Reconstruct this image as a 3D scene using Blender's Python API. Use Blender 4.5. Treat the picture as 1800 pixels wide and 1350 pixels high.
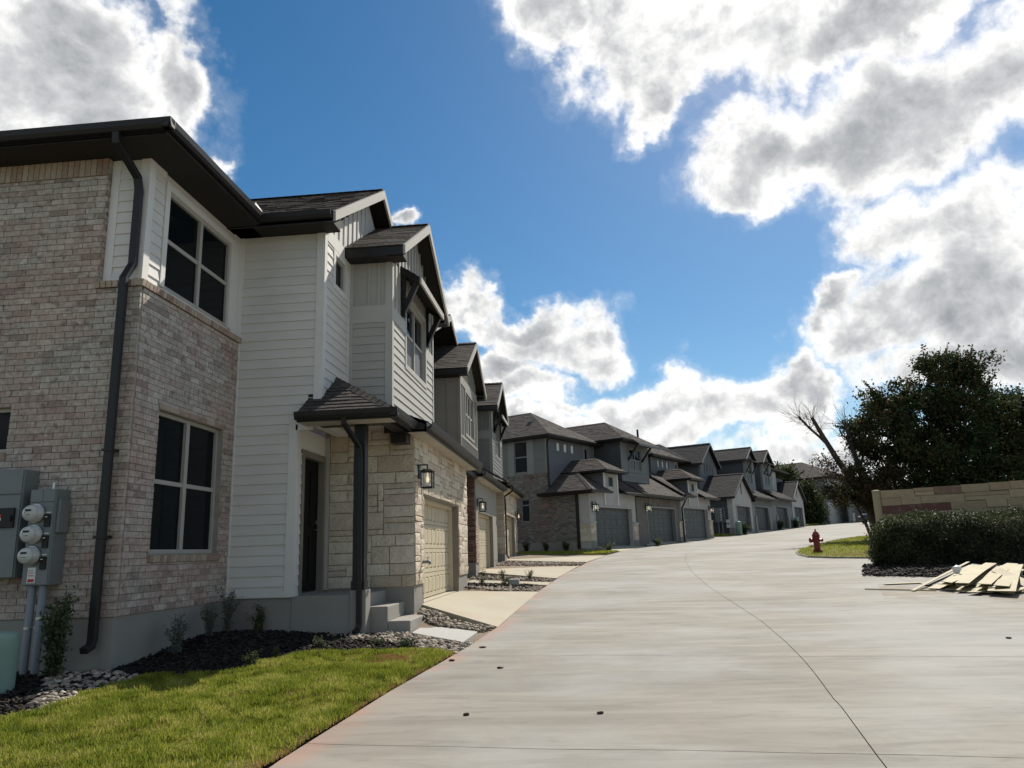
import bpy, math, random
import numpy as np
from mathutils import Vector, Matrix

random.seed(11)
rng = np.random.default_rng(11)
R_ = math.radians
for o in list(bpy.data.objects):
    bpy.data.objects.remove(o, do_unlink=True)
SC = bpy.context.scene
COL = SC.collection

# ------------------------------------------------------------------ camera
cam_d = bpy.data.cameras.new('camera')
cam = bpy.data.objects.new('camera', cam_d)
COL.objects.link(cam)
YAW, PIT, ROL = R_(5.0), R_(12.76), R_(-1.97)
fw = Vector((-math.sin(YAW) * math.cos(PIT), math.cos(YAW) * math.cos(PIT), math.sin(PIT)))
r0 = Vector((math.cos(YAW), math.sin(YAW), 0))
u0 = r0.cross(fw)
rr = r0 * math.cos(ROL) + u0 * math.sin(ROL)
uu = rr.cross(fw)
mw = Matrix((rr, uu, -fw)).transposed().to_4x4()
mw.translation = Vector((0, 0, 1.6))
cam.matrix_world = mw
cam_d.sensor_fit = 'HORIZONTAL'
cam_d.sensor_width = 36.0
cam_d.lens = 36.0 * 1296.0 / 1800.0
cam_d.clip_start = 0.05
cam_d.clip_end = 5000
SC.camera = cam

# ------------------------------------------------------------------ sun, sky
SUN_AZ, SUN_EL = R_(23.5), R_(44.0)          # azimuth from +Y towards +X
sd = bpy.data.lights.new('sun', 'SUN')
sd.energy = 3.9
sd.angle = R_(0.53)
sd.color = (1.0, 0.93, 0.82)
sun = bpy.data.objects.new('sun', sd)
COL.objects.link(sun)
to_sun = Vector((math.sin(SUN_AZ) * math.cos(SUN_EL), math.cos(SUN_AZ) * math.cos(SUN_EL), math.sin(SUN_EL)))
sun.rotation_euler = to_sun.to_track_quat('Z', 'Y').to_euler()
sun.location = (10, 20, 40)

world = bpy.data.worlds.new('World')
SC.world = world
world.use_nodes = True
wn = world.node_tree
wn.nodes.clear()
WL = wn.links.new


def wnode(t, **kw):
    n = wn.nodes.new(t)
    for k, v in kw.items():
        setattr(n, k, v)
    return n


def wmath(op, a, b=None, c=None, clamp=False):
    n = wnode('ShaderNodeMath', operation=op, use_clamp=clamp)
    for i, x in enumerate((a, b, c)):
        if x is None:
            continue
        if isinstance(x, (int, float)):
            n.inputs[i].default_value = x
        else:
            WL(x, n.inputs[i])
    return n.outputs[0]


def wvec(op, a, b=None, out=0):
    n = wnode('ShaderNodeVectorMath', operation=op)
    for i, x in enumerate((a, b)):
        if x is None:
            continue
        if isinstance(x, tuple):
            n.inputs[i].default_value = x
        else:
            WL(x, n.inputs[i])
    return n.outputs[out]


def wrange(v, a, b, c=0.0, d=1.0, smooth=True):
    n = wnode('ShaderNodeMapRange', interpolation_type='SMOOTHSTEP' if smooth else 'LINEAR')
    WL(v, n.inputs[0])
    for i, x in enumerate((a, b, c, d)):
        n.inputs[i + 1].default_value = x
    return n.outputs[0]


sky = wnode('ShaderNodeTexSky', sky_type='NISHITA', sun_disc=False)
sky.sun_elevation = SUN_EL
sky.sun_rotation = SUN_AZ
sky.air_density = 1.0
sky.dust_density = 0.25
sky.ozone_density = 1.6
tc = wnode('ShaderNodeTexCoord')
DIR = tc.outputs['Generated']
sep = wnode('ShaderNodeSeparateXYZ')
WL(DIR, sep.inputs[0])
DEG = 180.0 / math.pi
az = wmath('MULTIPLY', wmath('ARCTAN2', sep.outputs[0], sep.outputs[1]), DEG)
el = wmath('MULTIPLY', wmath('ARCSINE', sep.outputs[2]), DEG)
cmb = wnode('ShaderNodeCombineXYZ')
WL(az, cmb.inputs[0])
WL(el, cmb.inputs[1])
AE = cmb.outputs[0]
# cloud banks: azimuth, elevation, half width, half height (degrees)
BANKS = [
    (-41.1, 33.3, 11.1, 4.1),
    (-37.4, 29.5, 8.2, 5.2),
    (-45.7, 28.9, 8.8, 7.5),
    (-32.5, 34.5, 3.6, 3.8),
    (-30.0, 28.8, 2.4, 1.9),
    (-13.8, 25.9, 2.0, 1.3),
    (-4.8, 17.6, 5.5, 2.0),
    (-2.6, 16.0, 6.4, 2.7),
    (1.0, 15.4, 3.2, 2.2),
    (-7.6, 17.9, 3.7, 2.2),
    (-6.8, 13.9, 4.1, 1.8),
    (-3.7, 12.0, 5.8, 2.2),
    (-0.1, 10.6, 3.1, 1.3),
    (6.1, 11.1, 4.8, 2.2),
    (9.4, 10.0, 5.0, 2.6),
    (15.7, 10.7, 4.3, 2.3),
    (12.2, 8.9, 8.9, 2.5),
    (18.3, 10.0, 3.0, 2.4),
    (-0.7, 8.4, 13.1, 1.8),
    (17.8, 5.9, 11.2, 2.0),
    (1.2, 38.9, 6.5, 2.5),
    (6.0, 36.3, 7.2, 3.3),
    (13.2, 36.3, 11.7, 4.6),
    (23.8, 34.5, 11.6, 3.0),
    (8.1, 33.4, 4.7, 2.3),
    (18.5, 26.9, 8.9, 4.2),
    (26.5, 27.3, 11.4, 5.3),
    (31.9, 27.7, 8.2, 4.3),
    (15.3, 25.6, 5.1, 2.7),
    (23.7, 19.6, 4.7, 3.8),
    (28.4, 17.4, 8.1, 5.5),
    (25.1, 14.2, 6.8, 3.4),
    (20.2, 15.4, 2.3, 2.4),
    (30.7, 12.0, 6.0, 4.3),
    (27.3, 10.7, 6.4, 2.6),
]


def wnoise(vec, scale, detail, rough=0.55, lac=2.1, dist=0.0, out=0):
    n = wnode('ShaderNodeTexNoise', noise_dimensions='3D')
    WL(vec, n.inputs['Vector'])
    n.inputs['Scale'].default_value = scale
    n.inputs['Detail'].default_value = detail
    n.inputs['Roughness'].default_value = rough
    n.inputs['Lacunarity'].default_value = lac
    n.inputs['Distortion'].default_value = dist
    return n.outputs[out]


warp = wvec('MULTIPLY', wvec('SUBTRACT', wnoise(DIR, 6.5, 5, 0.55, out=1), (0.5, 0.5, 0.5)), (17.0, 14.0, 0.0))
AEW = wvec('ADD', AE, warp)
field = None
for (a, e, ra, re) in BANKS:
    q = wvec('MULTIPLY', wvec('SUBTRACT', AEW, (a, e, 0.0)), (1.0 / ra, 1.0 / re, 0.0))
    v = wmath('SUBTRACT', 1.0, wvec('LENGTH', q, out=1))
    field = v if field is None else wmath('SMOOTH_MAX', field, v, 0.15)
# the same kind of broken cumulus goes on over the rest of the sky
other = wmath('MULTIPLY', wmath('SUBTRACT', wnoise(DIR, 2.3, 3, 0.5), 0.55), 6.0)
away = wrange(wvec('DOT_PRODUCT', DIR, tuple(fw), out=1), 0.80, 0.68)
other = wmath('SUBTRACT', other, wmath('MULTIPLY', wmath('SUBTRACT', 1.0, away), 9.0))
field = wmath('MAXIMUM', field, other)
field = wmath('MINIMUM', field, 0.8)
n_big = wmath('SUBTRACT', wnoise(DIR, 9.0, 13, 0.62, 2.1, 0.2), 0.5)
n_shift = wmath('SUBTRACT', wnoise(wvec('ADD', DIR, tuple(to_sun * 0.016)), 9.0, 13, 0.62, 2.1, 0.2), 0.5)
dens = wmath('ADD', field, wmath('MULTIPLY', n_big, 1.5))
alpha = wrange(dens, -0.12, 0.42)
wisps = wrange(dens, -0.32, 0.08, 0.0, 0.14)
alpha = wmath('MAXIMUM', alpha, wisps)
thick = wrange(dens, 0.10, 0.95)
patch = wrange(wnoise(DIR, 4.2, 5, 0.55), 0.36, 0.62)
shade = wmath('MULTIPLY', thick, wmath('ADD', 0.22, wmath('MULTIPLY', patch, 0.72)))
relief = wmath('MULTIPLY', wmath('SUBTRACT', n_big, n_shift), 2.4)
lum = wmath('ADD', wmath('SUBTRACT', 1.0, wmath('MULTIPLY', shade, 0.95)), relief)
lum = wmath('MAXIMUM', wmath('MINIMUM', lum, 1.1), 0.0)
ramp = wnode('ShaderNodeValToRGB')
WL(lum, ramp.inputs[0])
ramp.color_ramp.elements[0].position = 0.0
ramp.color_ramp.elements[0].color = (0.29, 0.305, 0.325, 1)
ramp.color_ramp.elements[1].position = 1.0
ramp.color_ramp.elements[1].color = (0.97, 0.955, 0.93, 1)
m_ = ramp.color_ramp.elements.new(0.5)
m_.color = (0.53, 0.54, 0.55, 1)
bg_sky = wnode('ShaderNodeBackground')
bg_sky.inputs['Strength'].default_value = 0.056
hsv = wnode('ShaderNodeHueSaturation')
hsv.inputs['Saturation'].default_value = 1.36
hsv.inputs['Hue'].default_value = 0.494
WL(sky.outputs[0], hsv.inputs['Color'])
WL(hsv.outputs[0], bg_sky.inputs['Color'])
bg_cl = wnode('ShaderNodeBackground')
bg_cl.inputs['Strength'].default_value = 0.76
WL(ramp.outputs[0], bg_cl.inputs['Color'])
mx = wnode('ShaderNodeMixShader')
WL(alpha, mx.inputs[0])
WL(bg_sky.outputs[0], mx.inputs[1])
WL(bg_cl.outputs[0], mx.inputs[2])
wo = wnode('ShaderNodeOutputWorld')
WL(mx.outputs[0], wo.inputs['Surface'])
world.cycles.sampling_method = 'MANUAL'
world.cycles.sample_map_resolution = 512

# ------------------------------------------------------------------ exposure
SC.view_settings.view_transform = 'Standard'
SC.view_settings.look = 'None'
SC.view_settings.exposure = 0.72
SC.view_settings.gamma = 1.0
SC.view_settings.use_curve_mapping = False

# ------------------------------------------------------------------ materials
def _mk(name):
    m = bpy.data.materials.new(name)
    m.use_nodes = True
    return m, m.node_tree, m.node_tree.nodes['Principled BSDF']


def _n(nt, t, **kw):
    n = nt.nodes.new(t)
    for k, v in kw.items():
        setattr(n, k, v)
    return n


def _link(nt, x, inp):
    if hasattr(x, 'is_linked') or isinstance(x, bpy.types.NodeSocket):
        nt.links.new(x, inp)
    else:
        inp.default_value = x


def _math(nt, op, a, b=0.0, clamp=False):
    n = _n(nt, 'ShaderNodeMath', operation=op, use_clamp=clamp)
    _link(nt, a, n.inputs[0])
    _link(nt, b, n.inputs[1])
    return n.outputs[0]


def _mix(nt, f, a, b, mode='MIX'):
    n = _n(nt, 'ShaderNodeMix', data_type='RGBA', blend_type=mode)
    _link(nt, f, n.inputs[0])
    _link(nt, (*a, 1) if isinstance(a, tuple) and len(a) == 3 else a, n.inputs[6])
    _link(nt, (*b, 1) if isinstance(b, tuple) and len(b) == 3 else b, n.inputs[7])
    return n.outputs[2]


def _noise(nt, vec, scale, detail=4, rough=0.55, dist=0.0):
    n = _n(nt, 'ShaderNodeTexNoise')
    if vec is not None:
        nt.links.new(vec, n.inputs['Vector'])
    n.inputs['Scale'].default_value = scale
    n.inputs['Detail'].default_value = detail
    n.inputs['Roughness'].default_value = rough
    n.inputs['Distortion'].default_value = dist
    return n.outputs[0]


def _rng(nt, v, a, b, c=0.0, d=1.0):
    n = _n(nt, 'ShaderNodeMapRange', interpolation_type='SMOOTHSTEP')
    nt.links.new(v, n.inputs[0])
    for i, x in enumerate((a, b, c, d)):
        n.inputs[i + 1].default_value = x
    return n.outputs[0]


def _pos(nt, sc=(1, 1, 1), rot=0.0):
    g = _n(nt, 'ShaderNodeNewGeometry')
    mp = _n(nt, 'ShaderNodeMapping')
    nt.links.new(g.outputs['Position'], mp.inputs[0])
    mp.inputs['Scale'].default_value = sc
    mp.inputs['Rotation'].default_value = (0, 0, rot)
    return mp.outputs[0]


def _rand(nt):
    g = _n(nt, 'ShaderNodeNewGeometry')
    o = _n(nt, 'ShaderNodeObjectInfo')
    s = _math(nt, 'ADD', g.outputs['Random Per Island'], o.outputs['Random'])
    return _math(nt, 'FRACT', s)


def _bump(nt, h, strength, dist=0.01):
    b = _n(nt, 'ShaderNodeBump')
    b.inputs['Strength'].default_value = strength
    b.inputs['Distance'].default_value = dist
    nt.links.new(h, b.inputs['Height'])
    return b.outputs[0]


def M(name, col, rough=0.8, col2=None, scale=3.0, var=0.0, bump=0.0, bscale=60.0, spec=0.3, stretch=(1, 1, 1), metal=0.0, dirt=0.0, dirtcol=(0.2, 0.17, 0.13)):
    """painted or plain surface: two tones in a noise, piece-to-piece variation, fine relief"""
    m, nt, p = _mk(name)
    v = _pos(nt, stretch)
    c = (*col, 1)
    if col2 is not None:
        c = _mix(nt, _rng(nt, _noise(nt, v, scale, 5), 0.3, 0.7), col, col2)
    if var:
        f = _math(nt, 'ADD', _math(nt, 'MULTIPLY', _math(nt, 'SUBTRACT', _rand(nt), 0.5), 2 * var), 1.0)
        hv = _n(nt, 'ShaderNodeHueSaturation')
        nt.links.new(f, hv.inputs['Value'])
        _link(nt, c, hv.inputs['Color'])
        c = hv.outputs[0]
    if dirt:
        f = _rng(nt, _noise(nt, _pos(nt), 1.7, 6, 0.65), 0.52, 0.8, 0.0, dirt)
        c = _mix(nt, f, c, dirtcol)
    _link(nt, c, p.inputs['Base Color'])
    p.inputs['Roughness'].default_value = rough
    p.inputs['Specular IOR Level'].default_value = spec
    p.inputs['Metallic'].default_value = metal
    if bump:
        nt.links.new(_bump(nt, _noise(nt, v, bscale, 4, 0.6), bump), p.inputs['Normal'])
    return m


def ramp_mat(name, stops, rough=0.85, zone=None, bump=0.4, bscale=60, streak=0.25, spec=0.25, stretch=(1, 1, 1), cons=True, bd=0.01, blotch=0.0):
    """each piece takes its own colour from a list; zone = second list that takes over in drifts"""
    m, nt, p = _mk(name)
    r = _rand(nt)

    def ramp(st):
        q = _n(nt, 'ShaderNodeValToRGB')
        q.color_ramp.interpolation = 'CONSTANT' if cons else 'LINEAR'
        e = q.color_ramp.elements
        e[0].position, e[0].color = 0.0, (*st[0], 1)
        e[1].position, e[1].color = 1.0 / len(st), (*st[1], 1)
        for i in range(2, len(st)):
            e.new(i / len(st)).color = (*st[i], 1)
        nt.links.new(r, q.inputs[0])
        return q.outputs[0]

    c = ramp(stops)
    if zone is not None:
        c = _mix(nt, _rng(nt, _noise(nt, _pos(nt), 0.8, 4, 0.6), 0.44, 0.58), c, ramp(zone))
    v = _pos(nt, stretch)
    if blotch:   # sand-faced bricks: dark and pale patches within each one
        vb = _pos(nt, (1, 1, 1.25))
        c = _mix(nt, _rng(nt, _noise(nt, vb, 7.5, 3, 0.6, 0.3), 0.56, 0.68, 0.0, blotch), c, (0.17, 0.135, 0.115))
        c = _mix(nt, _rng(nt, _noise(nt, vb, 8.7, 2, 0.5, 0.2), 0.62, 0.72, 0.0, blotch), c, (0.68, 0.64, 0.58))
    nz = _noise(nt, v, bscale * 0.35, 5, 0.65)
    c = _mix(nt, _rng(nt, nz, 0.25, 0.75, 0.0, streak), c, (0.05, 0.04, 0.035))
    nz2 = _noise(nt, v, bscale * 0.2, 3, 0.6)
    c = _mix(nt, _rng(nt, nz2, 0.5, 0.8, 0.0, streak), c, (0.55, 0.52, 0.47))
    _link(nt, c, p.inputs['Base Color'])
    p.inputs['Roughness'].default_value = rough
    p.inputs['Specular IOR Level'].default_value = spec
    if bump:
        nt.links.new(_bump(nt, _noise(nt, v, bscale, 5, 0.65), bump, bd), p.inputs['Normal'])
    return m


def glass_mat(name, col=(0.006, 0.009, 0.011), rough=0.02):
    m, nt, p = _mk(name)
    p.inputs['Base Color'].default_value = (*col, 1)
    p.inputs['Roughness'].default_value = rough
    p.inputs['IOR'].default_value = 1.45
    p.inputs['Specular IOR Level'].default_value = 0.09
    nz = _noise(nt, _pos(nt), 1.3, 2)
    nt.links.new(_bump(nt, nz, 0.06, 0.02), p.inputs['Normal'])
    return m


def leaf_mat(name, stops, trans=0.35, nsc=0.55):
    m, nt, p = _mk(name)
    r = _rand(nt)
    q = _n(nt, 'ShaderNodeValToRGB')
    e = q.color_ramp.elements
    e[0].position, e[0].color = 0.0, (*stops[0], 1)
    e[1].position, e[1].color = 1.0, (*stops[-1], 1)
    for i in range(1, len(stops) - 1):
        e.new(i / (len(stops) - 1)).color = (*stops[i], 1)
    big = _noise(nt, _pos(nt), nsc, 4)
    f = _math(nt, 'ADD', _math(nt, 'MULTIPLY', r, 0.55), _rng(nt, big, 0.32, 0.68, 0.0, 0.45))
    nt.links.new(f, q.inputs[0])
    nt.links.new(q.outputs[0], p.inputs['Base Color'])
    p.inputs['Roughness'].default_value = 0.65
    p.inputs['Specular IOR Level'].default_value = 0.18
    t = _n(nt, 'ShaderNodeBsdfTranslucent')
    nt.links.new(q.outputs[0], t.inputs['Color'])
    mxs = _n(nt, 'ShaderNodeMixShader')
    mxs.inputs[0].default_value = trans
    nt.links.new(p.outputs[0], mxs.inputs[1])
    nt.links.new(t.outputs[0], mxs.inputs[2])
    nt.links.new(mxs.outputs[0], nt.nodes['Material Output'].inputs['Surface'])
    return m


def concrete_mat(name, a, b, stain=None, band=True, edge=False, blot=0.25):
    m, nt, p = _mk(name)
    v0 = _pos(nt)
    c = _mix(nt, _rng(nt, _noise(nt, v0, 0.55, 6, 0.6), 0.3, 0.7), a, b)
    if band:   # finishing passes drawn across the lane, a little askew
        f1 = _noise(nt, _pos(nt, (0.35, 1.9, 1), 0.07), 1.0, 7, 0.68, 0.7)
        c = _mix(nt, _rng(nt, f1, 0.38, 0.64, 0.0, 0.62), c, tuple(x * 1.38 for x in b))
        f2 = _noise(nt, _pos(nt, (0.9, 5.0, 1), -0.04), 1.0, 7, 0.7, 0.8)
        c = _mix(nt, _rng(nt, f2, 0.46, 0.68, 0.0, 0.42), c, tuple(x * 0.60 for x in a))
        f3 = _noise(nt, _pos(nt, (0.9, 0.16, 1), 0.12), 1.0, 6, 0.65, 0.5)
        c = _mix(nt, _rng(nt, f3, 0.50, 0.72, 0.0, 0.22), c, (0.30, 0.245, 0.18))
        f4 = _noise(nt, v0, 0.33, 5, 0.6)
        c = _mix(nt, _rng(nt, f4, 0.42, 0.62, 0.0, 0.35), c, (0.36, 0.37, 0.37))
    c = _mix(nt, _rng(nt, _noise(nt, v0, 2.7, 7, 0.7), 0.55, 0.8, 0.0, blot), c, tuple(x * 0.55 for x in a))
    c = _mix(nt, _rng(nt, _noise(nt, v0, 60, 3, 0.6), 0.62, 0.75, 0.0, 0.3), c, tuple(x * 0.5 for x in a))
    if stain is not None:
        c = _mix(nt, _rng(nt, _noise(nt, v0, 0.8, 5, 0.7), 0.5, 0.75, 0.0, 0.55), c, stain)
    if edge:   # red clay washed onto the left edge of the lane
        at = _n(nt, 'ShaderNodeAttribute', attribute_name='edge')
        f = _math(nt, 'MULTIPLY', _rng(nt, at.outputs['Fac'], 0.2, 1.0), _rng(nt, _noise(nt, v0, 1.1, 7, 0.75), 0.38, 0.62))
        c = _mix(nt, _math(nt, 'MULTIPLY', f, 0.6), c, (0.36, 0.185, 0.14))
    _link(nt, c, p.inputs['Base Color'])
    p.inputs['Roughness'].default_value = 0.82
    p.inputs['Specular IOR Level'].default_value = 0.25
    h = _math(nt, 'ADD', _noise(nt, v0, 90, 4, 0.6), _math(nt, 'MULTIPLY', _noise(nt, _pos(nt, (4, 120, 1), 0.05), 1.0, 2), 0.8))
    nt.links.new(_bump(nt, h, 0.25, 0.006), p.inputs['Normal'])
    return m


MAT = {}
MAT['brick'] = ramp_mat('brick', [(.52, .475, .42), (.49, .44, .39), (.45, .405, .35), (.60, .555, .495), (.42, .37, .315), (.51, .46, .405), (.47, .415, .355), (.34, .29, .25), (.56, .51, .455), (.47, .37, .325)],
                        zone=[(.52, .40, .345), (.48, .35, .30), (.51, .395, .34), (.43, .315, .27), (.60, .50, .43), (.54, .43, .37), (.48, .375, .315), (.36, .265, .23), (.52, .40, .345), (.49, .41, .35)],
                        streak=0.45, bscale=75, stretch=(1, 1, 0.7), blotch=0.6)
MAT['brick_tan'] = ramp_mat('brick_tan', [(.42, .33, .26), (.46, .38, .305), (.38, .275, .22), (.50, .41, .335), (.34, .235, .185), (.44, .345, .275)], streak=0.3, bscale=70)
MAT['brick_red'] = ramp_mat('brick_red', [(.20, .09, .065), (.25, .13, .09), (.16, .08, .06), (.28, .17, .12), (.22, .14, .10), (.12, .07, .055)], streak=0.3)
MAT['brick_row'] = ramp_mat('brick_row', [(.19, .19, .165), (.15, .15, .13), (.23, .22, .195), (.12, .12, .11), (.17, .17, .15), (.27, .255, .225)],
                            zone=[(.24, .16, .135), (.20, .145, .12), (.15, .125, .11), (.28, .20, .17), (.17, .155, .14), (.12, .105, .095)], streak=0.2)
MAT['brick_row2'] = M('brick_backing', (.20, .18, .155), 0.95, (.17, .155, .135), 4)
MAT['mortar'] = M('mortar', (.33, .295, .255), 0.95, (.27, .24, .205), 4, bump=0.4, bscale=120)
MAT['stone'] = ramp_mat('limestone', [(.66, .57, .44), (.70, .615, .485), (.61, .515, .40), (.74, .66, .53), (.65, .56, .44), (.57, .465, .35), (.71, .63, .50), (.66, .54, .44)], streak=0.2, bump=1.0, bd=0.035, bscale=17, cons=True)
MAT['stone_mortar'] = M('stone_mortar', (.36, .315, .255), 0.95, (.30, .265, .215), 5, bump=0.4, bscale=100)
MAT['siding'] = M('siding_paint', (.66, .64, .605), 0.6, (.615, .595, .56), 1.5, var=0.02, bump=0.12, bscale=45, stretch=(1, 1, 3), dirt=0.06)
MAT['trim'] = M('trim_paint', (.70, .685, .655), 0.6, (.66, .645, .615), 2.0, bump=0.1, bscale=50, dirt=0.06)
MAT['greige'] = M('greige_siding', (.40, .39, .355), 0.62, (.37, .36, .325), 1.5, var=0.02, bump=0.12, bscale=45)
MAT['greige_trim'] = M('greige_trim', (.44, .43, .395), 0.62, (.41, .40, .365), 2.0, bump=0.1)
MAT['taupe'] = M('taupe_siding', (.24, .225, .195), 0.65, (.215, .20, .175), 1.5, var=0.03, bump=0.12, bscale=45)
MAT['taupe_trim'] = M('taupe_trim', (.30, .285, .25), 0.65, (.27, .255, .225), 1.5, bump=0.1)
MAT['sage'] = M('sage_siding', (.175, .185, .17), 0.65, (.155, .165, .152), 1.5, var=0.03, bump=0.12)
MAT['sage_trim'] = M('sage_trim', (.24, .25, .235), 0.65, (.215, .225, .21), 1.5, bump=0.1)
MAT['slate'] = M('slate_siding', (.155, .162, .165), 0.65, (.14, .147, .15), 1.5, var=0.03, bump=0.12)
MAT['slate_dark'] = M('dark_siding', (.072, .077, .078), 0.65, (.063, .067, .068), 1.5, var=0.03)
MAT['grey_siding'] = M('grey_siding', (.20, .203, .20), 0.65, (.18, .183, .18), 1.5, var=0.03)
MAT['stucco'] = M('white_stucco', (.46, .45, .43), 0.85, (.42, .41, .39), 2.5, bump=0.3, bscale=80, dirt=0.1)
MAT['bronze'] = M('dark_bronze', (.016, .0155, .016), 0.42, (.020, .019, .019), 2, bump=0.05, spec=0.3)
MAT['soffit'] = M('dark_soffit', (.026, .022, .019), 0.75, (.022, .019, .016), 2, bump=0.1)
MAT['soffit_tan'] = M('tan_soffit', (.45, .41, .34), 0.75, (.40, .365, .30), 2, bump=0.1)
MAT['barge'] = M('weathered_bargeboard', (.43, .41, .37), 0.7, (.35, .33, .30), 6, bump=0.3, bscale=30, stretch=(1, 6, 6))
MAT['shingle'] = ramp_mat('roof_shingle', [(.072, .062, .056), (.055, .047, .043), (.085, .072, .064), (.063, .054, .05), (.043, .038, .035), (.078, .062, .054)], rough=0.95, streak=0.22, bump=0.9, bscale=160)
MAT['shingle_dark'] = ramp_mat('dark_shingle', [(.030, .030, .032), (.024, .024, .026), (.036, .035, .036), (.028, .028, .030)], rough=0.95, streak=0.15, bump=0.6, bscale=100)
MAT['deck'] = M('roof_deck', (.045, .04, .037), 0.95)
MAT['door'] = M('garage_door_cream', (.54, .475, .345), 0.55, (.50, .44, .32), 2, bump=0.05, dirt=0.12)
MAT['door_grey'] = M('garage_door_grey', (.085, .092, .092), 0.5, (.074, .08, .08), 2, bump=0.05)
MAT['door_blue'] = M('garage_door_blue', (.036, .042, .050), 0.5, (.03, .036, .044), 2)
MAT['jamb'] = M('jamb_paint', (.22, .20, .165), 0.65, (.19, .17, .14), 3)
MAT['entry_door'] = M('entry_door_black', (.006, .006, .006), 0.6, spec=0.15)
MAT['frame'] = M('window_frame', (.40, .385, .35), 0.5, (.37, .355, .32), 3)
MAT['frame_dark'] = M('window_frame_grey', (.22, .22, .21), 0.5)
MAT['glass'] = glass_mat('window_glass')
MAT['screen'] = M('insect_screen', (.13, .135, .14), 0.55, (.11, .115, .12), 8, bump=0.3, bscale=300)
MAT['cloud_glint'] = M('painted_cloud_glint', (.80, .82, .80), 0.6)  # window panes painted pale to stand for bright cloud mirrored at a grazing angle
MAT['foundation'] = concrete_mat('foundation_concrete', (.235, .22, .195), (.29, .275, .245), band=False)
MAT['road'] = concrete_mat('road_concrete', (.185, .172, .146), (.222, .208, .178), edge=True)
MAT['slab'] = concrete_mat('drive_concrete', (.34, .305, .235), (.385, .35, .275), stain=(.35, .28, .18), band=False)
MAT['pad'] = concrete_mat('pad_concrete', (.36, .355, .335), (.41, .405, .385), band=False)
MAT['soil'] = M('soil', (.16, .125, .09), 0.95, (.21, .165, .12), 2.5, bump=0.8, bscale=30)
MAT['mulch'] = ramp_mat('mulch_chip', [(.009, .008, .007), (.014, .011, .009), (.007, .006, .005), (.022, .017, .013)], rough=0.95, streak=0.1)
MAT['rock'] = ramp_mat('river_rock', [(.29, .24, .18), (.22, .18, .14), (.38, .32, .245), (.17, .14, .11), (.31, .235, .17), (.25, .22, .19), (.44, .385, .31), (.13, .11, .095)], rough=0.75, streak=0.15, bscale=40)
MAT['earth'] = M('ground_earth', (.13, .12, .06), 0.95, (.20, .16, .10), 0.2, bump=0.5, bscale=3)
MAT['sand'] = M('sandy_spill', (.42, .35, .255), 0.95, (.36, .295, .21), 2.2, bump=0.6, bscale=40)
MAT['sand_film'] = None
MAT['elec'] = M('grey_steel', (.185, .20, .205), 0.45, (.165, .178, .183), 2, bump=0.05, spec=0.4)
MAT['black'] = M('black_plastic', (.012, .012, .013), 0.4)
MAT['white'] = M('white_plastic', (.70, .70, .68), 0.4)
MAT['label_red'] = M('red_print', (.45, .05, .05), 0.5)
MAT['meterglass'] = M('meter_cover', (.50, .51, .49), 0.12, (.42, .43, .42), 8, spec=0.6)
MAT['pvc'] = M('grey_conduit', (.22, .235, .25), 0.5, (.20, .212, .225), 3)
MAT['zinc'] = M('zinc_strap', (.5, .5, .5), 0.35, metal=0.9)
MAT['pedestal'] = M('green_pedestal', (.21, .30, .25), 0.5, (.19, .275, .225), 3, dirt=0.1)
MAT['hydrant'] = M('red_enamel', (.20, .012, .016), 0.38, (.17, .010, .014), 5, spec=0.5)
MAT['hydrant_dark'] = M('dark_red_enamel', (.10, .012, .014), 0.5)
MAT['fence_stone'] = ramp_mat('fence_stone', [(0.421, 0.317, 0.195), (0.383, 0.293, 0.179), (0.452, 0.349, 0.220), (0.343, 0.262, 0.163), (0.406, 0.310, 0.195), (0.437, 0.333, 0.211), (0.366, 0.277, 0.171), (0.374, 0.270, 0.163), (0.149, 0.067, 0.054), (0.390, 0.301, 0.195), (0.234, 0.143, 0.098), (0.430, 0.333, 0.211)], streak=0.18, bscale=18)
MAT['fence_core'] = M('fence_joint', (.15, .115, .07), 0.95)
MAT['fence_post'] = M('fence_post', (.38, .32, .20), 0.85, (.33, .28, .175), 3, bump=0.2)
MAT['board'] = M('cream_offcut', (.37, .315, .18), 0.7, (.29, .25, .145), 5, var=0.08, bump=0.1, dirt=0.3)
MAT['board_grey'] = M('grey_offcut', (.16, .165, .14), 0.7, (.13, .135, .115), 5, var=0.1, dirt=0.3)
MAT['bark'] = M('bark', (.050, .042, .035), 0.95, (.075, .063, .052), 8, bump=0.9, bscale=25, stretch=(1, 1, 0.3))
MAT['stem'] = M('plant_stem', (.10, .08, .045), 0.9)
MAT['leaf_dark'] = leaf_mat('leaf_dark', [(.014, .030, .013), (.028, .052, .020), (.045, .072, .027), (.072, .092, .032), (.09, .08, .03)], 0.32)
MAT['leaf_rust'] = leaf_mat('leaf_rust', [(.024, .026, .012), (.045, .036, .018), (.070, .044, .023), (.085, .066, .03), (.12, .07, .03)], 0.3)
MAT['leaf_hedge'] = leaf_mat('leaf_hedge', [(.018, .031, .014), (.034, .050, .020), (.065, .078, .032), (.12, .12, .055)], 0.2)
MAT['leaf_shrub'] = leaf_mat('leaf_shrub', [(.035, .055, .03), (.055, .08, .04), (.08, .105, .05), (.13, .15, .06)], 0.3)
MAT['leaf_sage'] = leaf_mat('leaf_sage', [(.10, .13, .11), (.14, .17, .15), (.19, .22, .19)], 0.3)
MAT['grass'] = leaf_mat('grass_blade', [(.075, .105, .014), (.155, .195, .022), (.25, .285, .035), (.36, .355, .075), (.54, .46, .19)], 0.45, 3.2)
MAT['grass_dry'] = leaf_mat('dry_grass_blade', [(.30, .17, .07), (.38, .23, .10), (.42, .28, .13)], 0.3)
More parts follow.
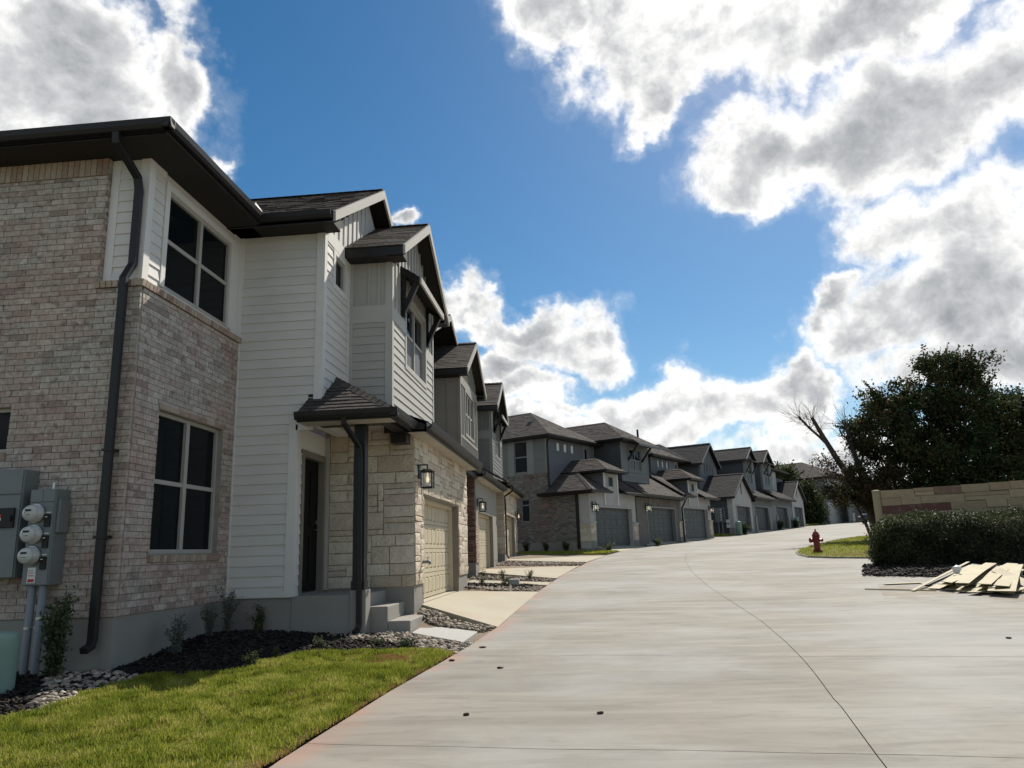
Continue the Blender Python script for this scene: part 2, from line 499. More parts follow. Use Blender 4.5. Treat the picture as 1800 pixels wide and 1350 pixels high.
MAT['turf'] = M('turf_soil', (.12, .125, .03), 0.95, (.17, .15, .055), 6, bump=0.6, bscale=40)
MAT['tyre'] = M('tyre', (.015, .015, .015), 0.8)
MAT['car_paint'] = M('dark_car_paint', (.02, .022, .026), 0.2, spec=0.6)
MAT['leaf_dead'] = M('dead_leaf', (.07, .04, .022), 0.8, var=0.3)


def bulb_mat():
    m, nt, p = _mk('lit_bulb')
    p.inputs['Emission Color'].default_value = (1.0, 0.78, 0.42, 1)
    p.inputs['Emission Strength'].default_value = 0.45
    return m


MAT['bulb'] = bulb_mat()


def sand_film():
    # thin spilled sand: patches of grit with bare concrete between
    m, nt, p = _mk('sand_film')
    v = _pos(nt)
    p.inputs['Base Color'].default_value = (.42, .335, .235, 1)
    p.inputs['Roughness'].default_value = .95
    f = _rng(nt, _noise(nt, v, .9, 8, .72), .40, .75)
    t = _n(nt, 'ShaderNodeBsdfTransparent')
    mxs = _n(nt, 'ShaderNodeMixShader')
    nt.links.new(_math(nt, 'MULTIPLY', f, .7), mxs.inputs[0])
    nt.links.new(t.outputs[0], mxs.inputs[1])
    nt.links.new(p.outputs[0], mxs.inputs[2])
    nt.links.new(mxs.outputs[0], nt.nodes['Material Output'].inputs['Surface'])
    return m


MAT['sand_film'] = sand_film()


def lantern_glass():
    m, nt, p = _mk('lantern_glass')
    g = _n(nt, 'ShaderNodeBsdfGlass')
    g.inputs['Roughness'].default_value = 0.05
    t = _n(nt, 'ShaderNodeBsdfTransparent')
    mxs = _n(nt, 'ShaderNodeMixShader')
    mxs.inputs[0].default_value = 0.75
    nt.links.new(g.outputs[0], mxs.inputs[1])
    nt.links.new(t.outputs[0], mxs.inputs[2])
    nt.links.new(mxs.outputs[0], nt.nodes['Material Output'].inputs['Surface'])
    return m


MAT['lantern_glass'] = lantern_glass()


# ------------------------------------------------------------------ mesh building
class MB:
    def __init__(s):
        s.v = []
        s.f = []

    def add(s, vs, fs):
        b = len(s.v)
        s.v.extend([tuple(x) for x in vs])
        s.f.extend([tuple(b + i for i in q) for q in fs])
        return s

    def hexa(s, p):
        return s.add(p, [(0, 3, 2, 1), (4, 5, 6, 7), (0, 1, 5, 4), (1, 2, 6, 5), (2, 3, 7, 6), (3, 0, 4, 7)])

    def box(s, x0, x1, y0, y1, z0, z1):
        return s.hexa([(x0, y0, z0), (x1, y0, z0), (x1, y1, z0), (x0, y1, z0), (x0, y0, z1), (x1, y0, z1), (x1, y1, z1), (x0, y1, z1)])

    def prism(s, poly, vec):
        n = len(poly)
        vec = Vector(vec)
        a = [Vector(p) for p in poly]
        b = [p + vec for p in a]
        fs = [tuple(range(n))[::-1], tuple(range(n, 2 * n))]
        for i in range(n):
            j = (i + 1) % n
            fs.append((i, j, n + j, n + i))
        return s.add(a + b, fs)

    def tube(s, pts, r, n=8, caps=True):
        pts = [Vector(p) for p in pts]
        rs = r if isinstance(r, (list, tuple)) else [r] * len(pts)
        up = Vector((0.13, 0.31, 0.94))
        rings = []
        for i, p in enumerate(pts):
            t = (pts[min(i + 1, len(pts) - 1)] - pts[max(i - 1, 0)]).normalized()
            a = t.cross(up)
            if a.length < 1e-3:
                a = t.cross(Vector((1, 0, 0)))
            a.normalize()
            b = t.cross(a)
            rings.append([p + (a * math.cos(2 * math.pi * k / n) + b * math.sin(2 * math.pi * k / n)) * rs[i] for k in range(n)])
        vs = [q for g in rings for q in g]
        fs = []
        for i in range(len(pts) - 1):
            for k in range(n):
                k2 = (k + 1) % n
                fs.append((i * n + k, i * n + k2, (i + 1) * n + k2, (i + 1) * n + k))
        if caps:
            fs.append(tuple(range(n))[::-1])
            fs.append(tuple(range((len(pts) - 1) * n, len(pts) * n)))
        return s.add(vs, fs)

    def sweep(s, pts, prof, side):
        """profile (a along `side`, b up-ish) carried along pts"""
        pts = [Vector(p) for p in pts]
        side = Vector(side).normalized()
        n = len(prof)
        vs = []
        for i, p in enumerate(pts):
            t = (pts[min(i + 1, len(pts) - 1)] - pts[max(i - 1, 0)]).normalized()
            b = side.cross(t).normalized()
            for (x, y) in prof:
                vs.append(p + side * x + b * y)
        fs = []
        for i in range(len(pts) - 1):
            for k in range(n):
                k2 = (k + 1) % n
                fs.append((i * n + k, i * n + k2, (i + 1) * n + k2, (i + 1) * n + k))
        fs.append(tuple(range(n))[::-1])
        fs.append(tuple(range((len(pts) - 1) * n, len(pts) * n)))
        return s.add(vs, fs)

    def lathe(s, prof, c, n=16, axis='z'):
        vs = []
        for (r, h) in prof:
            for k in range(n):
                a = 2 * math.pi * k / n
                x, y = r * math.cos(a), r * math.sin(a)
                if axis == 'z':
                    vs.append((c[0] + x, c[1] + y, c[2] + h))
                elif axis == 'y':
                    vs.append((c[0] + x, c[1] + h, c[2] + y))
                else:
                    vs.append((c[0] + h, c[1] + x, c[2] + y))
        fs = []
        for i in range(len(prof) - 1):
            for k in range(n):
                k2 = (k + 1) % n
                fs.append((i * n + k, i * n + k2, (i + 1) * n + k2, (i + 1) * n + k))
        fs.append(tuple(range(n))[::-1])
        fs.append(tuple(range((len(prof) - 1) * n, len(prof) * n)))
        return s.add(vs, fs)


OFF = {}


def obj(name, mb, mat, parent=None, smooth=False, kind=None, label=None, bevel=0.0, loc=None):
    off = Vector(OFF[parent.name]) if parent is not None else (Vector(loc) if loc is not None else Vector((0, 0, 0)))
    me = bpy.data.meshes.new(name)
    if isinstance(mb, MB):
        me.from_pydata([tuple(Vector(v) - off) for v in mb.v], [], mb.f)
    else:   # numpy (verts, quads or tris)
        v, f = mb
        v = np.asarray(v, dtype=np.float32) - np.array(off, dtype=np.float32)
        f = np.asarray(f, dtype=np.int32)
        me.vertices.add(len(v))
        me.vertices.foreach_set('co', v.ravel())
        k = f.shape[1]
        me.loops.add(f.size)
        me.loops.foreach_set('vertex_index', f.ravel())
        me.polygons.add(len(f))
        me.polygons.foreach_set('loop_start', np.arange(0, f.size, k, dtype=np.int32))
        me.update(calc_edges=True)
    me.materials.append(MAT[mat] if isinstance(mat, str) else mat)
    if smooth:
        me.polygons.foreach_set('use_smooth', [True] * len(me.polygons))
    o = bpy.data.objects.new(name, me)
    COL.objects.link(o)
    if parent is not None:
        o.parent = parent
        OFF[o.name] = tuple(off)
    else:
        o.location = off
        OFF[o.name] = tuple(off)
    if kind:
        o['kind'] = kind
    if label:
        o['label'] = label
    if bevel:
        b = o.modifiers.new('bevel', 'BEVEL')
        b.width = bevel
        b.segments = 2
        b.limit_method = 'ANGLE'
    return o


def tag(o, label, cat, group=None):
    o['label'] = label
    o['category'] = cat
    if group:
        o['group'] = group
    return o


class Frame:
    """x = out towards the lane, y = along the row of houses, z = up"""
    def __init__(s, ox, oy, azdeg):
        s.a = R_(azdeg)
        s.O = Vector((ox, oy, 0))

    def world(s, p):
        c, q = math.cos(s.a), math.sin(s.a)
        return s.O + Vector((p[0] * c + p[1] * q, -p[0] * q + p[1] * c, p[2]))

    def thing(s, name, label, cat, off, group=None):
        o = bpy.data.objects.new(name, None)
        o.empty_display_size = 0.3
        COL.objects.link(o)
        o.location = s.world(off)
        o.rotation_euler = (0, 0, -s.a)
        OFF[o.name] = tuple(off)
        return tag(o, label, cat, group)


WORLD = Frame(0, 0, 0)
_unit = {}


def piece(name, mat, parent, c, size, roll=None):
    """one cuboid piece sharing its mesh with its likes"""
    if mat not in _unit:
        me = bpy.data.meshes.new(name)
        b = MB().box(-.5, .5, -.5, .5, -.5, .5)
        me.from_pydata(b.v, [], b.f)
        me.materials.append(MAT[mat])
        _unit[mat] = me
    o = bpy.data.objects.new(name, _unit[mat])
    COL.objects.link(o)
    o.parent = parent
    o.location = Vector(c) - Vector(OFF[parent.name])
    o.scale = size
    if roll:
        o.rotation_euler = roll
    OFF[o.name] = OFF[parent.name]
    return o


class W:
    """a wall face: k='x' looks to +x, k='y' looks to -y; a = run, d = outwards"""
    def __init__(s, k, p):
        s.k, s.p = k, p

    def pt(s, a, d, z):
        return (s.p + d, a, z) if s.k == 'x' else (a, s.p - d, z)

    def box(s, mb, a0, a1, d0, d1, z0, z1):
        p = s.pt
        return mb.hexa([p(a0, d0, z0), p(a1, d0, z0), p(a1, d1, z0), p(a0, d1, z0), p(a0, d0, z1), p(a1, d0, z1), p(a1, d1, z1), p(a0, d1, z1)])


def boxes(parent, name, mat, w, rows, bevel=0.0):
    """one board each: rows of (a0, a1, d0, d1, z0, z1) on a wall face, or plain boxes when w is None"""
    for r in rows:
        q = MB()
        if w is None:
            q.box(*r)
        else:
            w.box(q, *r)
        o = obj(name, q, mat, parent, bevel=bevel)
    return o


def cut(a0, a1, z0, z1, holes):
    """rectangle minus rectangles -> list of rectangles"""
    hs = [h for h in holes if h[0] < a1 - 1e-6 and h[1] > a0 + 1e-6 and h[2] < z1 - 1e-6 and h[3] > z0 + 1e-6]
    if not hs:
        return [(a0, a1, z0, z1)]
    out = []
    aa = sorted({a0, a1, *[min(max(x, a0), a1) for h in hs for x in h[:2]]})
    run = None
    for i in range(len(aa) - 1):
        l, r = aa[i], aa[i + 1]
        if r - l < 1e-6:
            continue
        m = (l + r) / 2
        cov = sorted((max(h[2], z0), min(h[3], z1)) for h in hs if h[0] < m < h[1])
        zs, cur = [], z0
        for (b, t) in cov:
            if b > cur + 1e-6:
                zs.append((cur, b))
            cur = max(cur, t)
        if cur < z1 - 1e-6:
            zs.append((cur, z1))
        for q in zs:
            for k, e in enumerate(out):
                if abs(e[1] - l) < 1e-6 and abs(e[2] - q[0]) < 1e-6 and abs(e[3] - q[1]) < 1e-6:
                    out[k] = (e[0], r, e[2], e[3])
                    break
            else:
                out.append((l, r, q[0], q[1]))
    return out


def wall(parent, w, a0, a1, z0, z1, holes, mat, t=0.16, name='wall', d=0.0):
    mb = MB()
    p = w.pt
    if w.k == 'x':
        a0, a1 = a0 + .012, a1 - .012
    for (l, r, b, tt) in cut(a0, a1, z0, z1, holes):
        mb.add([p(l, d, b), p(r, d, b), p(r, d, tt), p(l, d, tt)], [(0, 1, 2, 3)])
        mb.add([p(l, d - t, b), p(r, d - t, b), p(r, d - t, tt), p(l, d - t, tt)], [(3, 2, 1, 0)])
    def edge_(x0, y0, x1, y1):
        mb.add([p(x0, d, y0), p(x1, d, y1), p(x1, d - t, y1), p(x0, d - t, y0)], [(0, 1, 2, 3)])

    hs = [(max(h[0], a0), min(h[1], a1), max(h[2], z0), min(h[3], z1)) for h in holes]
    hs = [h for h in hs if h[1] - h[0] > 1e-4 and h[3] - h[2] > 1e-4]
    e = 1e-4
    for (l, r, b, tt) in hs:
        if b > z0 + e:
            edge_(l, b, r, b)
        if tt < z1 - e:
            edge_(l, tt, r, tt)
        if l > a0 + e:
            edge_(l, b, l, tt)
        if r < a1 - e:
            edge_(r, b, r, tt)
    for zz in (z0, z1):
        for (l, r, _b, _t) in cut(a0, a1, zz - .001, zz + .001, [(h[0], h[1], h[2] - .01, h[3] + .01) for h in hs if abs(h[2] - zz) < e or abs(h[3] - zz) < e]):
            edge_(l, zz, r, zz)
    for aa in (a0, a1):
        for (_l, _r, b, tt) in cut(aa - .001, aa + .001, z0, z1, [(h[0] - .01, h[1] + .01, h[2], h[3]) for h in hs if abs(h[0] - aa) < e or abs(h[1] - aa) < e]):
            edge_(aa, b, aa, tt)
    return obj(name, mb, mat, parent)


def lap(parent, w, a0, a1, z0, z1, holes, mat, expo=0.152, each=True, d=0.0, name='siding_board'):
    mb = MB()
    z = z0
    while z < z1 - 0.01:
        zt = min(z + expo, z1)
        segs = []
        for (l, r, b, t) in cut(a0, a1, z, zt, holes):
            if each and r - l > .9 and random.random() < .3:
                m = l + (r - l) * random.choice([.3, .45, .6, .7])
                segs += [(l, m - .0015, b, t), (m + .0015, r, b, t)]
            else:
                segs.append((l, r, b, t))
        for (l, r, b, t) in segs:
            f0, f1 = (b - z) / expo, (t - z) / expo
            o0 = d + 0.024 - 0.016 * f0
            o1 = d + 0.024 - 0.016 * f1
            p = w.pt
            poly = [p(l, d - 0.004, b), p(l, o0, b), p(l, o1, t), p(l, d - 0.004, t)]
            q = MB() if each else mb
            q.prism(poly, Vector(p(r, 0, 0)) - Vector(p(l, 0, 0)))
            if each:
                obj(name, q, mat, parent)
        z = zt
    if not each and mb.v:
        obj('lap_siding', mb, mat, parent, kind='stuff')


def battens(parent, w, a0, a1, z0, z1, step, mat, holes=(), each=True, top=None, wd=0.05):
    mb = MB()
    n = max(1, round((a1 - a0) / step))
    for i in range(n + 1):
        a = a0 + (a1 - a0) * i / n
        zt = z1 if top is None else min(z1, top(a))
        if zt - z0 < 0.05:
            continue
        for (l, r, b, t) in cut(a - wd / 2, a + wd / 2, z0, zt, holes):
            q = MB() if each else mb
            w.box(q, l, r, 0.0, 0.02, b, t)
            if each:
                obj('batten', q, mat, parent)
    if not each and mb.v:
        obj('batten_row', mb, mat, parent, kind='stuff')


def bricks(parent, w, a0, a1, z0, z1, holes, mat, keep=None, L=0.245, H=0.0795, gap=0.009, name='brick', d=0.0, soldier=False, proud=0.0):
    """running bond; bricks for which keep(a, z) is true become parts, the rest one joined part"""
    mb = MB()
    if soldier:
        L, H = 0.0795, z1 - z0
    row, z = 0, z0
    out = []
    while z < z1 - 0.012:
        zt = min(z + H, z1)
        a = a0 - (0.5 * L if row % 2 else 0) + (0 if soldier else random.uniform(-.01, .01))
        while a < a1:
            l, r = max(a, a0), min(a + L, a1)
            a += L
            if r - l < 0.025:
                continue
            for (x0, x1, b, t) in cut(l, r, z, zt, holes):
                if x1 - x0 < 0.02 or t - b < 0.02:
                    continue
                out.append((x0 + gap / 2, x1 - gap / 2, b + gap / 2, t - gap / 2))
        z = zt
        row += 1
    for (x0, x1, b, t) in out:
        o = d + proud + random.uniform(-.0015, .0025)
        if keep is not None and keep((x0 + x1) / 2, (b + t) / 2):
            c = w.pt((x0 + x1) / 2, o - 0.02, (b + t) / 2)
            s = (x1 - x0, 0.05, t - b) if w.k == 'y' else (0.05, x1 - x0, t - b)
            piece(name, mat, parent, c, s, (random.gauss(0, .004), random.gauss(0, .004), random.gauss(0, .004)))
        else:
            w.box(mb, x0, x1, d - 0.03, o, b, t)
    if mb.v:
        obj('brickwork', mb, mat, parent, kind='stuff')


def ashlar(parent, w, a0, a1, z0, z1, holes, mat, each=True, name='stone', seed=1, unit=0.095, big=0.5, d=0.0, rough=0.022, gap=0.014):
    """rough squared stone in broken courses, every stone with its own split face"""
    rn = random.Random(seed)
    nz = max(1, round((z1 - z0) / unit))
    uz = (z1 - z0) / nz
    na = max(1, round((a1 - a0) / 0.1))
    ua = (a1 - a0) / na
    g = [[0] * na for _ in range(nz)]
    rects = []
    for i in range(nz):
        for j in range(na):
            if g[i][j]:
                continue
            h = rn.choice([1, 2, 2, 2, 2, 3, 1])
            wmax = rn.choice([3, 4, 5, 6, 7]) if h > 1 else rn.choice([3, 4, 5, 6])
            h = min(h, nz - i)
            ww = 0
            while j + ww < na and ww < wmax and not g[i][j + ww]:
                ww += 1
            if na - (j + ww) == 1 and not g[i][j + ww]:
                ww += 1
            while h > 1 and any(g[i + hh][j + q] for hh in range(h) for q in range(ww)):
                h -= 1
            for hh in range(h):
                for q in range(ww):
                    g[i + hh][j + q] = 1
            rects.append((a0 + j * ua, a0 + (j + ww) * ua, z0 + i * uz, z0 + (i + h) * uz))
    mb = MB()
    for rc in rects:
        for (x0, x1, b, t) in cut(*rc, holes):
            if x1 - x0 < 0.03 or t - b < 0.03:
                continue
            x0, x1, b, t = x0 + gap / 2, x1 - gap / 2, b + gap / 2, t - gap / 2
            q = MB() if each else mb
            nx, ny = (4, 3) if each else (2, 2)
            rough = rough if each else rough * .6
            vs = []
            tx, ty = rn.gauss(0, .004), rn.gauss(0, .004)
            for iy in range(ny + 1):
                for ix in range(nx + 1):
                    edge_ = ix in (0, nx) or iy in (0, ny)
                    fa, fz = ix / nx, iy / ny
                    jit = 0.008
                    aa = x0 + (x1 - x0) * fa + rn.uniform(-jit, jit) * (0.4 if edge_ else 1.5)
                    zz = b + (t - b) * fz + rn.uniform(-jit, jit) * (0.4 if edge_ else 1.2)
                    dd = d + (0.012 if edge_ else 0.019) + tx * (fa - .5) * 2 + ty * (fz - .5) * 2 + rn.uniform(0, rough) * (0.4 if edge_ else .5)
                    vs.append(w.pt(aa, dd, zz))
            fs = []
            for iy in range(ny):
                for ix in range(nx):
                    k = iy * (nx + 1) + ix
                    fs.append((k, k + 1, k + nx + 2, k + nx + 1))
            n0 = len(vs)
            vs += [w.pt(x0, d - 0.03, b), w.pt(x1, d - 0.03, b), w.pt(x1, d - 0.03, t), w.pt(x0, d - 0.03, t)]
            bot = list(range(0, nx + 1))
            top = [ny * (nx + 1) + i for i in range(nx + 1)]
            lef = [i * (nx + 1) for i in range(ny + 1)]
            rig = [i * (nx + 1) + nx for i in range(ny + 1)]
            fs += [tuple(bot[::-1] + [n0, n0 + 1]), tuple(top + [n0 + 2, n0 + 3]), tuple(lef + [n0 + 3, n0]), tuple(rig[::-1] + [n0 + 1, n0 + 2])]
            q.add(vs, fs)
            if each:
                obj(name, q, mat, parent)
    if not each and mb.v:
        obj('stonework', mb, mat, parent, kind='stuff')


def window(parent, w, a0, a1, z0, z1, cols=2, rows=2, d=-0.05, frame='frame', glass='glass', low=None, fw_=0.045, mull=0.06, split=0.5, trim=None, tw=0.09, sill=True, dt=0.03):
    mb = MB()
    w.box(mb, a0, a0 + fw_, d - .05, d + .02, z0, z1)
    w.box(mb, a1 - fw_, a1, d - .05, d + .02, z0, z1)
    w.box(mb, a0 + fw_, a1 - fw_, d - .05, d + .02, z0, z0 + fw_)
    w.box(mb, a0 + fw_, a1 - fw_, d - .05, d + .02, z1 - fw_, z1)
    ia0, ia1, iz0, iz1 = a0 + fw_, a1 - fw_, z0 + fw_, z1 - fw_
    cw = (ia1 - ia0 - mull * (cols - 1)) / cols
    for c in range(1, cols):
        x = ia0 + c * cw + (c - 1) * mull
        w.box(mb, x, x + mull, d - .045, d + .025, iz0, iz1)
    zz = [iz0]
    if rows == 2:
        m = iz0 + (iz1 - iz0) * split
        for c in range(cols):
            x = ia0 + c * (cw + mull)
            w.box(mb, x, x + cw, d - .04, d + .012, m - .028, m + .028)
        cells = [(iz0, m - .028, True), (m + .028, iz1, False)]
    else:
        cells = [(iz0, iz1, False)]
    win = obj('window', mb, frame, parent)
    for c in range(cols):
        x = ia0 + c * (cw + mull)
        for (b, t, lower) in cells:
            q = MB()
            dd = d - (0.012 if lower else 0.022)
            w.box(q, x, x + cw, dd - .012, dd, b, t)
            obj('pane', q, low if (lower and low) else glass, win)
    if trim:
        mb = MB()
        w.box(mb, a0 - tw, a0, -.002, dt, z0 - (tw if sill else 0), z1 + tw)
        w.box(mb, a1, a1 + tw, -.002, dt, z0 - (tw if sill else 0), z1 + tw)
        w.box(mb, a0, a1, -.002, dt, z1, z1 + tw)
        if sill:
            w.box(mb, a0, a1, -.002, dt, z0 - tw, z0)
        obj('window_trim', mb, trim, win)
    return win


def garage_door(parent, w, a0, a1, z0, z1, d, mat, cols=6, rows=4, detail=True, plain_top=True):
    door = MB()
    w.box(door, a0 - .02, a1 + .02, d - .05, d, z0, z1)
    do = obj('garage_door', door, mat, parent)
    hh = (z1 - z0) / rows
    for r in range(rows):
        cw = (a1 - a0) / cols
        b, t = z0 + r * hh + .075, z0 + (r + 1) * hh - .075
        mx_ = .055
        ph = [(a0 + c * cw + mx_, a0 + (c + 1) * cw - mx_, b, t) for c in range(cols)]
        sec = MB()
        for (l, q1, sb, st_) in cut(a0, a1, z0 + r * hh + .006, z0 + (r + 1) * hh - .006, ph):
            w.box(sec, l, q1, d, d + .022, sb, st_)
        obj('door_section', sec, mat, do)
        all_ = MB()
        for (x0, x1, b, t) in ph:
            q = MB() if detail else all_
            p = w.pt
            dd, e = d + .003, .016
            q.add([p(x0, dd, b), p(x1, dd, b), p(x1, dd, t), p(x0, dd, t),
                   p(x0 + e, dd, b + e), p(x1 - e, dd, b + e), p(x1 - e, dd, t - e), p(x0 + e, dd, t - e),
                   p(x0 + 1.8 * e, dd + .017, b + 1.8 * e), p(x1 - 1.8 * e, dd + .017, b + 1.8 * e), p(x1 - 1.8 * e, dd + .017, t - 1.8 * e), p(x0 + 1.8 * e, dd + .017, t - 1.8 * e)],
                  [(0, 1, 5, 4), (1, 2, 6, 5), (2, 3, 7, 6), (3, 0, 4, 7), (4, 5, 9, 8), (5, 6, 10, 9), (6, 7, 11, 10), (7, 4, 8, 11), (8, 9, 10, 11)])
            if detail:
                obj('door_panel', q, mat, do)
        if not detail:
            obj('door_panelling', all_, mat, do, kind='stuff')
    return do


def clip2(poly, box):
    """convex polygon clipped to an axis-aligned box (2D)"""
    for ax, s, lim in ((0, 1, box[0]), (0, -1, box[1]), (1, 1, box[2]), (1, -1, box[3])):
        out = []
        for i in range(len(poly)):
            a, b = poly[i - 1], poly[i]
            da, db = s * (a[ax] - lim), s * (b[ax] - lim)
            if (da >= 0) != (db >= 0):
                t = da / (da - db)
                out.append((a[0] + (b[0] - a[0]) * t, a[1] + (b[1] - a[1]) * t))
            if db >= 0:
                out.append(b)
        poly = out
        if len(poly) < 3:
            return []
    return poly


ROOF = ['shingle']


def roof_face(parent, poly, mat=None, thick=0.06, expo=0.14, tab=0.32, each=False, deck='deck', limit=None, lift=0.012, under=None):
    """one flat roof plane: a deck board and courses of shingle tabs; poly[0]->poly[1] is the eave"""
    mat = mat or ROOF[0]
    P = [Vector(p) for p in poly]
    e = (P[1] - P[0]).normalized()
    n = None
    for i in range(2, len(P)):
        c = e.cross(P[i] - P[0])
        if c.length > 1e-4:
            n = c.normalized()
            break
    if n.z < 0:
        n = -n
    g = n.cross(e).normalized()
    if g.z < 0:
        g = -g
    mb = MB().prism([p - n * thick for p in P], n * (thick - 0.002))
    face = obj('roof_plane', mb, under or deck, parent)
    q = [((p - P[0]).dot(e), (p - P[0]).dot(g)) for p in P]
    y0, y1 = min(b for a, b in q), max(b for a, b in q)
    x0, x1 = min(a for a, b in q), max(a for a, b in q)
    allm = MB()
    k, y, row = 0, y0 - 0.02, 0
    qq = [(a, b if b > y0 + 1e-3 else b - 0.02) for a, b in q]
    while y < y1:
        x = x0 - random.uniform(0, tab)
        while x < x1:
            ww = tab * random.uniform(0.65, 1.3)
            c = clip2(qq, (x + .002, x + ww - .002, y, y + expo + .03))
            x += ww
            if len(c) < 3:
                continue
            hgt = lift * random.uniform(0.55, 1.35)
            top = [P[0] + e * a + g * b + n * (0.001 + hgt * (1 - (b - y) / (expo + .03))) for a, b in c]
            bot = [P[0] + e * a + g * b - n * 0.004 for a, b in c]
            m = len(c)
            fs = [tuple(range(m))] + [(i, (i + 1) % m, m + (i + 1) % m, m + i) for i in range(m)]
            tgt = MB() if (each and (limit is None or k < limit)) else allm
            tgt.add(top + bot, fs)
            if tgt is not allm:
                obj('shingle', tgt, mat, parent)
                k += 1
        y += expo
        row += 1
    if allm.v:
        obj('shingling', allm, mat, face if each is None else parent, kind='stuff')
    return k


def ridge_caps(parent, a, b, mat=None, wd=0.13):
    mat = mat or ROOF[0]
    a, b = Vector(a), Vector(b)
    t = (b - a)
    L = t.length
    t.normalize()
    s = t.cross(Vector((0, 0, 1))).normalized()
    mb = MB()
    n = max(1, int(L / 0.16))
    for i in range(n):
        p0, p1 = a + t * (L * i / n), a + t * (L * (i + 1.15) / n)
        u = Vector((0, 0, 1))
        mb.add([p0 - s * wd - u * .05, p0 + u * .025, p0 + s * wd - u * .05, p1 - s * wd - u * .055, p1 + u * .012, p1 + s * wd - u * .055], [(0, 1, 4, 3), (1, 2, 5, 4), (0, 2, 1)])
    return obj('ridge_cap', mb, mat, parent)


GUT = [(0, 0), (0.075, 0), (0.10, 0.045), (0.115, 0.115), (0.103, 0.115), (0.085, 0.06), (0.012, 0.03), (0.012, 0.115), (0, 0.115)]


def gutter(parent, p0, p1, out, mat='bronze', name='gutter'):
    """open trough from p0 to p1 (its lower back edge), standing out towards `out`"""
    p0, p1, out = Vector(p0), Vector(p1), Vector(out).normalized()
    vs = []
    for p in (p0, p1):
        for (x, y) in GUT:
            vs.append(p + out * x + Vector((0, 0, y)))
    n = len(GUT)
    fs = [(i, (i + 1) % n, n + (i + 1) % n, n + i) for i in range(n)] + [tuple(range(n))[::-1], tuple(range(n, 2 * n))]
    return obj(name, MB().add(vs, fs), mat, parent)


def downspout(parent, pts, side, wd=0.075, dp=0.06, mat='bronze', straps=()):
    pr = [(-wd / 2, -dp / 2), (wd / 2, -dp / 2), (wd / 2, dp / 2), (-wd / 2, dp / 2)]
    o = obj('downspout', MB().sweep(pts, pr, side), mat, parent, bevel=0.006)
    return o

# ------------------------------------------------------------------ lie of the land
LEY = [-40, -14, 0, 5.19, 7.43, 8.91, 10.22, 11.99, 17.64, 22.5, 27.79, 33, 38.69, 45.5, 56.5, 66, 79.6, 90, 105, 140]
LEX = [-3.2, -2.6, -2.3, -2.18, -1.93, -1.70, -1.52, -1.34, -1.05, -.62, .05, .95, 2.2, 4.6, 9.8, 14.6, 21.8, 27.6, 36.5, 58]


def edge(y):
    return np.interp(y, LEY, LEX)


def zr(y):
    return 0.05 + 0.037 * np.clip(y, -40, 118)


def zg(x, y):
    b = 0.17 * np.exp(-((x + 2.75) / .62) ** 2 - ((y - 12.35) / .45) ** 2) + 0.10 * np.exp(-((x + 2.9) / .7) ** 2 - ((y - 17.3) / .6) ** 2)
    return zr(y) + 0.025 * np.clip(edge(y) - x, 0, 8) + np.where(edge(y) - x > .1, b, 0)


def mound(x, y):
    return 0.13 * np.exp(-((x + 4.75) / 0.8) ** 2 - ((y - 10.0) / 0.9) ** 2)


def structure(o):
    o['kind'] = 'structure'
    return o


def sheet(name, xs, ys, fx, fz, mat, kind='structure', parent=None, smooth=True, attr=None):
    """grid over (s, t); fx(s,t)->x,y ; fz(x,y)->z"""
    S, T = np.meshgrid(np.asarray(xs, float), np.asarray(ys, float))
    X, Y = fx(S, T)
    Z = fz(X, Y)
    v = np.stack([X.ravel(), Y.ravel(), Z.ravel()], 1)
    nx, ny = len(xs), len(ys)
    i = np.arange(nx * ny).reshape(ny, nx)
    f = np.stack([i[:-1, :-1].ravel(), i[:-1, 1:].ravel(), i[1:, 1:].ravel(), i[1:, :-1].ravel()], 1)
    o = obj(name, (v, f), mat, parent, smooth=smooth, kind=kind)
    if attr is not None:
        a = o.data.attributes.new('edge', 'FLOAT', 'POINT')
        a.data.foreach_set('value', attr(X, Y, S, T).ravel().astype(np.float32))
    return o


gx = np.concatenate([np.linspace(-1500, -60, 10), np.linspace(-50, 60, 34), np.linspace(80, 1500, 10)])
gy = np.concatenate([np.linspace(-600, -45, 6), np.linspace(-40, 130, 40), np.linspace(160, 2500, 12)])
sheet('ground', gx, gy, lambda s, t: (s, t), lambda x, y: zr(y) - 0.14 + np.where(np.abs(x) > 60, -0.3, 0), 'earth')

# the lane: concrete bays with open joints
road = bpy.data.objects.new('road', None)
COL.objects.link(road)
OFF['road'] = (0, 0, 0)
structure(road)
JY = [5.13, 7.0, 9.27, 14.95, 23.1, 27.6, 31.6, 40]
JO = [3.9, 3.96, 3.93, 3.81, 3.63, 3.5, 3.35, 3.4]


def joint(y):
    return edge(y) + np.interp(y, JY, JO)


ROWS = [-30, -20, -12, -7, -2.8, 1.5, 5.73, 9.33, 13.5, 17.65, 22, 26.3, 30.6, 35, 40, 46, 53, 62, 74, 90, 112]
COLS = [edge, joint, lambda y: joint(y) + 4.2, lambda y: joint(y) + 9.5, lambda y: joint(y) + 30]


